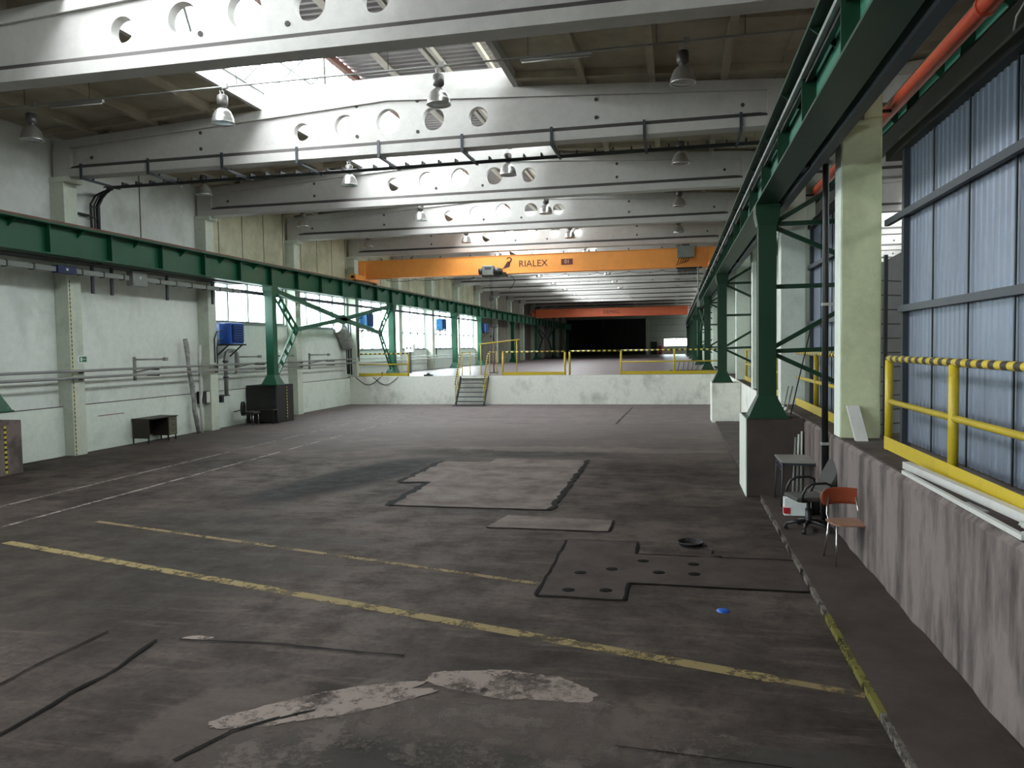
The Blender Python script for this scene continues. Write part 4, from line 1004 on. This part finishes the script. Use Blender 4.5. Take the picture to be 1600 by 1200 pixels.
# ------------------------------------------------------------------ chairs and table near the right wall
def small_table():
    t = thing('school_table', 'small grey topped table with thin dark legs against the brown block', 'table', (1.93, 12.95, .055), 0)
    MB().box(-.30, .28, -.42, .42, .70, .725).build('tabletop', 'grey_laminate', t, local=True, bevel=.004)
    MB().box(-.27, -.25, -.38, .38, .62, .70).box(-.25, .25, -.39, -.37, .66, .70).box(-.25, .25, .37, .39, .62, .7).build('apron', 'dark_grey_steel', t, local=True)
    MB().box(-.27, -.255, -.38, .38, .56, .575).build('shelf_bar', 'dark_grey_steel', t, local=True)
    for lx in (-.27, .25):
        for ly in (-.38, .38): MB().tube([(lx*1.0, ly, .7), (lx*1.08, ly*1.03, 0)], .012, 8).build('leg', 'dark_grey_steel', t, local=True)
small_table()
def office_chair():
    t = thing('office_chair', 'grey fabric swivel office chair with black armrests facing left', 'office chair', (1.80, 11.05, .055), 0)
    # faces -X, back towards +X
    m = MB(); nx = 10
    prof = [(-.24, .43), (-.27, .46), (-.25, .49), (-.1, .50), (.1, .49), (.2, .50), (.24, .47), (.22, .43)]
    m.prism([(a, b) for a, b in prof], 1, -.23, .23); m.build('seat', 'office_fabric', t, local=True, bevel=.02)
    b = MB(); bp = [(.17, .52), (.25, .52), (.31, .66), (.39, .86), (.43, .94), (.38, .96), (.31, .84), (.22, .68)]
    b.prism(bp, 1, -.21, .21); b.build('backrest', 'office_fabric', t, local=True, bevel=.02)
    b = MB().prism([(.25, .50), (.29, .5), (.36, .68), (.45, .92), (.43, .94), (.31, .66)], 1, -.2, .2); b.build('back_shell', 'black_plastic', t, local=True)
    for s in (-1, 1):
        y = s*.27
        MB().tube([(.12, y*.85, .45), (.14, y, .48), (.2, y, .58), (.2, y, .66), (.12, y, .695), (-.06, y, .69), (-.15, y, .64), (-.2, y, .54), (-.21, y, .45), (-.12, y*.85, .44)], .018, 8).build('armrest', 'black_plastic', t, local=True)
    MB().tube([(0, 0, .43), (0, 0, .09)], .028, 12).lathe((0, 0, 0), [(.045, .09), (.045, .3), (.03, .3)], 12).box(-.1, .1, -.08, .08, .40, .43).build('gas_lift', 'black_plastic', t, local=True)
    base = MB(); cas = []
    for k in range(5):
        a = 2*pi*k/5+.35; base.tube([(0, 0, .12), (.16*math.cos(a), .16*math.sin(a), .11), (.3*math.cos(a), .3*math.sin(a), .075)], [.03, .024, .018], 8); cas.append((.3*math.cos(a), .3*math.sin(a), a))
    base.build('star_base', 'black_plastic', t, local=True)
    for x, y, a in cas: MB().tube([(x-.025*math.sin(a), y+.025*math.cos(a), .028), (x+.025*math.sin(a), y-.025*math.cos(a), .028)], .028, 12).tube([(x, y, .03), (x, y, .08)], .01, 6).build('castor', 'black_plastic', t, local=True)
    t.rotation_euler = (0, 0, .25)
office_chair()
m = MB().box(-.16, .12, -.05, .05, 0, .03).box(-.16, .12, -.05, .05, .2, .24).box(-.08, -.02, -.05, .05, .03, .2).box(.03, .12, -.05, .05, .03, .2)
t = thing('paper_box', 'torn white and red carton behind the office chair', 'carton', (1.78, 12.0, .055)); 
MB().box(-.18, .2, -.08, .1, 0, .26).build('carton', 'white_paint', t, local=True); MB().box(-.19, -.1, -.09, .0, .03, .12).build('red_print', 'red_paint', t, local=True)
t = thing('dark_bag', 'black bag lying by the downpipe behind the chairs', 'bag', (2.03, 12.1, .055)); MB().lathe((0, 0, 0), [(.09, 0), (.11, .08), (.1, .22), (.06, .32), (0, .36)], 14).build('body', 'black_plastic', t, local=True)
def orange_chair():
    t = thing('plywood_chair', 'old chair with orange plywood back, brown seat and chrome legs', 'chair', (2.0, 9.62, .055), 0)
    # seat faces camera/left; back plate behind
    m = MB(); 
    n = 28; top = m.ring([( .225*math.copysign(abs(math.cos(a))**.7, math.cos(a)), .20*math.copysign(abs(math.sin(a))**.7, math.sin(a)), .455+(.012 if abs(math.cos(a)) > .8 else 0)) for a in [2*pi*k/n for k in range(n)]])
    bot = m.ring([tuple(Vector(m.v[top+k])-Vector((0, 0, .014))) for k in range(n)])
    m.face([top+k for k in range(n)]); m.face([bot+k for k in reversed(range(n))])
    for k in range(n): m.face((bot+k, bot+(k+1) % n, top+(k+1) % n, top+k))
    m.build('seat', 'brown_ply', t, local=True)
    m = MB(); A = []; K = 12
    for side in (0, 1):
        for j in range(6):
            z = .60+.19*j/5
            half = .235*(1-.35*(abs(j-2.2)/3.2)**2.5)
            A.append(m.ring([(half*(2*i/K-1), .20-.05*(1-(2*i/K-1)**2)*-1+side*.012+.02*j/5, z+.012*(1-(2*i/K-1)**2)) for i in range(K+1)]))
    for j in range(5):
        for i in range(K):
            m.face((A[j]+i, A[j]+i+1, A[j+1]+i+1, A[j+1]+i), True); m.face((A[6+j]+i, A[6+j+1]+i, A[6+j+1]+i+1, A[6+j]+i+1), True)
    for i in range(K): m.face((A[0]+i, A[6]+i, A[6]+i+1, A[0]+i+1)); m.face((A[5]+i, A[5]+i+1, A[11]+i+1, A[11]+i))
    for j in range(5): m.face((A[j], A[j+1], A[7+j], A[6+j])); m.face((A[j]+K, A[6+j]+K, A[7+j]+K, A[j+1]+K))
    m.build('backrest', 'orange_ply', t, local=True)
    for s in (-1, 1):
        MB().tube([(s*.17, -.15, .44), (s*.2, -.2, .0)], .011, 8).build('leg', 'chrome', t, local=True)
        MB().tube([(s*.17, .12, .43), (s*.2, .2, .0)], .011, 8).build('leg', 'chrome', t, local=True)
        MB().tube([(s*.165, -.1, .435), (s*.17, .12, .435), (s*.17, .2, .5), (s*.15, .235, .69)], .011, 8).build('back_tube', 'chrome', t, local=True)
    t.rotation_euler = (0, 0, .12); t.scale = (1.1, 1.08, 1.04); t.location.y = 9.5
orange_chair()

# ------------------------------------------------------------------ marks on the floor
def flat(name, pts, z, mat, label, cat, t=.004, kind=None):
    m = MB()
    if mat.startswith(('faded', 'cement')): i0 = m.ring([(p[0], p[1], z) for p in pts]); m.face([i0+k for k in range(len(pts))])
    else: m.prism(pts, 2, z-t, z)
    return tag(m.build(name, mat), label, cat, kind=kind)
def line(a, b, w, mat, label, name='floor_marking', z=.004):
    a = Vector((a[0], a[1])); b = Vector((b[0], b[1])); d = (b-a).normalized(); n = Vector((-d.y, d.x))*w/2; 
    return flat(name, [tuple(a-n), tuple(b-n), tuple(b+n), tuple(a+n)], z, mat, label, 'painted line', .003)
line((-9.3, 8.85), (.75, 6.15), .15, 'faded_yellow_strong', 'long faded yellow line crossing the foreground floor')
line((.75, 6.15), (1.38, 5.98), .1, 'faded_yellow', 'faint yellow line end near the right edge strip')
line((-9.0, 10.2), (-.6, 7.98), .09, 'faded_yellow', 'fainter yellow line crossing the floor behind the first')
line((-14.6, 10.5), (-9.6, 33.0), .09, 'faded_white', 'faint pale line running along the left side toward the platform') if 0 else None
line((-11.6, 9.0), (-11.6, 33.0), .08, 'faded_white', 'faint pale walkway line, left one of two running toward the platform')
line((-10.2, 9.0), (-10.2, 33.0), .08, 'faded_white', 'faint pale walkway line, right one of two running toward the platform')
flat('floor_slab', [(-4.75, 12.02), (-1.98, 12.02), (-1.95, 17.4), (-4.2, 17.5), (-4.2, 16.9), (-5.35, 16.9), (-5.35, 14.2), (-4.75, 14.2)], .012, 'slab_concrete', 'pale rectangular concrete slab let into the middle of the floor', 'floor slab', .012)
flat('floor_slab', [(-2.75, 10.72), (-.94, 10.72), (-.94, 11.4), (-1.95, 11.5), (-2.6, 11.55)], .010, 'slab_concrete', 'small pale slab strip in front of the large floor slab', 'floor slab', .01)
def gap(pts, w, label):
    m = MB(); rnd = random.Random(len(label)*7+int(abs(pts[0][0])*100)); w *= 1.1
    for a, b in zip(pts[:-1], pts[1:]):
        a = Vector((a[0], a[1])); b = Vector((b[0], b[1])); L = (b-a).length; n = max(2, int(L/.16)); nn = Vector((-(b-a).y, (b-a).x))/L; prev = None
        for k in range(n+1):
            c = a.lerp(b, k/n); j = rnd.uniform(-.3, .3)*w; l_ = c+nn*(w*rnd.uniform(.25, .75)+j); r_ = c-nn*(w*rnd.uniform(.25, .75)-j)
            i0 = m.ring([(l_.x, l_.y, .013), (r_.x, r_.y, .013)])
            if prev is not None: m.face((prev+1, i0+1, i0, prev))
            prev = i0
    tag(m.build('floor_gap', 'crack_dark'), label, 'floor joint')
gap([(-2.0, 12.0), (-2.0, 17.45)], .10, 'dark gap along the right side of the pale floor slab')
gap([(-4.78, 12.0), (-2.0, 12.0)], .05, 'dark gap along the near side of the pale floor slab')
gap([(-4.8, 12.0), (-4.8, 14.15), (-5.4, 14.15), (-5.4, 16.95)], .12, 'stepped dark gap along the left side of the pale floor slab')
gap([(-2.75, 10.7), (-.94, 10.7), (-.93, 11.4)], .03, 'thin dark joint around the small slab strip')
flat('steel_cover', [(-1.47, 7.8), (-.53, 7.8), (-.53, 8.4), (1.38, 8.4), (1.38, 9.6), (-.52, 9.6), (-.52, 10.15), (-1.47, 10.15)], .008, 'slab_dark', 'T-shaped dark cover plate outlined by cuts in the floor', 'floor cover', .008)
gap([(-1.47, 10.15), (-1.47, 7.8), (-.52, 7.8), (-.52, 8.39), (1.4, 8.39)], .035, 'dark cut outlining the near side of the cover plate')
gap([(-1.45, 10.17), (-.5, 10.17), (-.5, 9.6), (1.4, 9.6)], .025, 'dark cut outlining the far side of the cover plate')
for i, (x, y) in enumerate(((-1.1, 8.7), (-1.15, 8.05), (-.75, 8.1), (-.4, 9.3), (.2, 9.25), (-.75, 8.9), (-.2, 8.85), (.2, 8.85))):
    m = MB().lathe((x, y, .0085), [(0, .0), (.07, .0), (.08, -.002)], 14); tag(m.build('filled_hole', 'crack_dark'), 'dark filled round hole in the cover plate, %s of eight' % ('first', 'second', 'third', 'fourth', 'fifth', 'sixth', 'seventh', 'eighth')[i], 'hole', 'dark filled holes in the cover plate')
def jag(cx, cy_, rx, ry, ang, n=60, amp=.14, seed=1):
    rnd = random.Random(seed); ph = [rnd.uniform(0, 6.28) for _ in range(7)]; out = []
    for k in range(n):
        a = 2*pi*k/n; r = 1+amp*sum(math.sin((j+2)*a*1.0+ph[j])/(j+1.5) for j in range(7))+rnd.uniform(-.04, .04)
        x = rx*r*math.cos(a); y = ry*r*math.sin(a); out.append((cx+x*math.cos(ang)-y*math.sin(ang), cy_+x*math.sin(ang)+y*math.cos(ang)))
    return out
flat('cement_patch', jag(-1.28, 5.68, .62, .26, -.06, seed=3), .005, 'cement_patch', 'pale jagged cement patch in the middle foreground', 'cement patch', .004)
flat('cement_patch', jag(-2.55, 5.12, .85, .2, .62, seed=5), .0065, 'cement_patch', 'long pale cement patch left in the foreground', 'cement patch', .004)
flat('cement_smear', jag(-1.0, 4.95, 1.5, .55, .1, seed=12), .0035, 'cement_thin', 'thin patchy cement smear at the bottom middle of the floor', 'cement patch', .003)
flat('cement_smear', jag(-2.6, 4.45, .8, .4, .5, seed=15), .0028, 'cement_thin', 'thin patchy cement smear at the bottom left of the middle', 'cement patch', .003)
flat('cement_smear', [(2.13, 6.0), (1.95, 4.9), (1.8, 4.0), (2.13, 4.0)], .06, 'slab_dark', 'lighter concrete wedge at the foot of the ledge bottom right', 'cement patch', .003)
flat('cement_patch', jag(-4.35, 6.12, .14, .05, .2, seed=9), .005, 'cement_patch', 'tiny white cement spot near the left crack', 'cement patch', .004)
gap([(-4.7, 6.0), (-4.6, 5.4), (-4.63, 4.9), (-4.62, 4.0)], .035, 'dark crack running toward the camera on the left')
gap([(-5.3, 6.1), (-5.35, 5.3), (-5.3, 4.6)], .018, 'thinner crack left of the dark crack')
gap([(-4.5, 6.05), (-3.6, 6.1), (-2.3, 6.05)], .02, 'thin crack going right from the white spot')
gap([(-3.2, 4.2), (-3.05, 4.6), (-2.8, 4.85), (-2.6, 5.0)], .02, 'short wavy crack beside the long cement patch')
gap([(-8.3, 27.9), (-4.4, 27.9)], .04, 'dark joint across the floor before the stair'); gap([(-6.0, 25.7), (1.0, 25.7)], .03, 'long thin joint across the rear floor')
gap([(-.4, 4.9), (1.3, 4.8)], .01, 'hairline crack in the right foreground')
gap([(-2.0, 25.7), (-1.8, 33)], .03, 'thin joint running to the platform on the right')
m = MB().lathe((.45, 7.67, .0), [(0, .012), (.06, .012), (.065, .0)], 20); tag(m.build('blue_disc', 'blue_disc'), 'small bright blue round disc on the floor', 'disc')
m = MB(); 
for k in range(4): m.tube([(.18+(.13+.012*k)*math.cos(a+k), 10.16+(.12+.015*k)*math.sin(a+k), .012+.012*k) for a in [2*pi*j/20 for j in range(21)]], .009, 6)
m.tube([(.3, 10.1, .012), (.45, 9.9, .012), (.42, 9.7, .014), (.55, 9.62, .012)], .009, 6)
tag(m.build('cable_coil', 'cable_black'), 'loose coil of thin dark cable lying on the floor', 'cable')
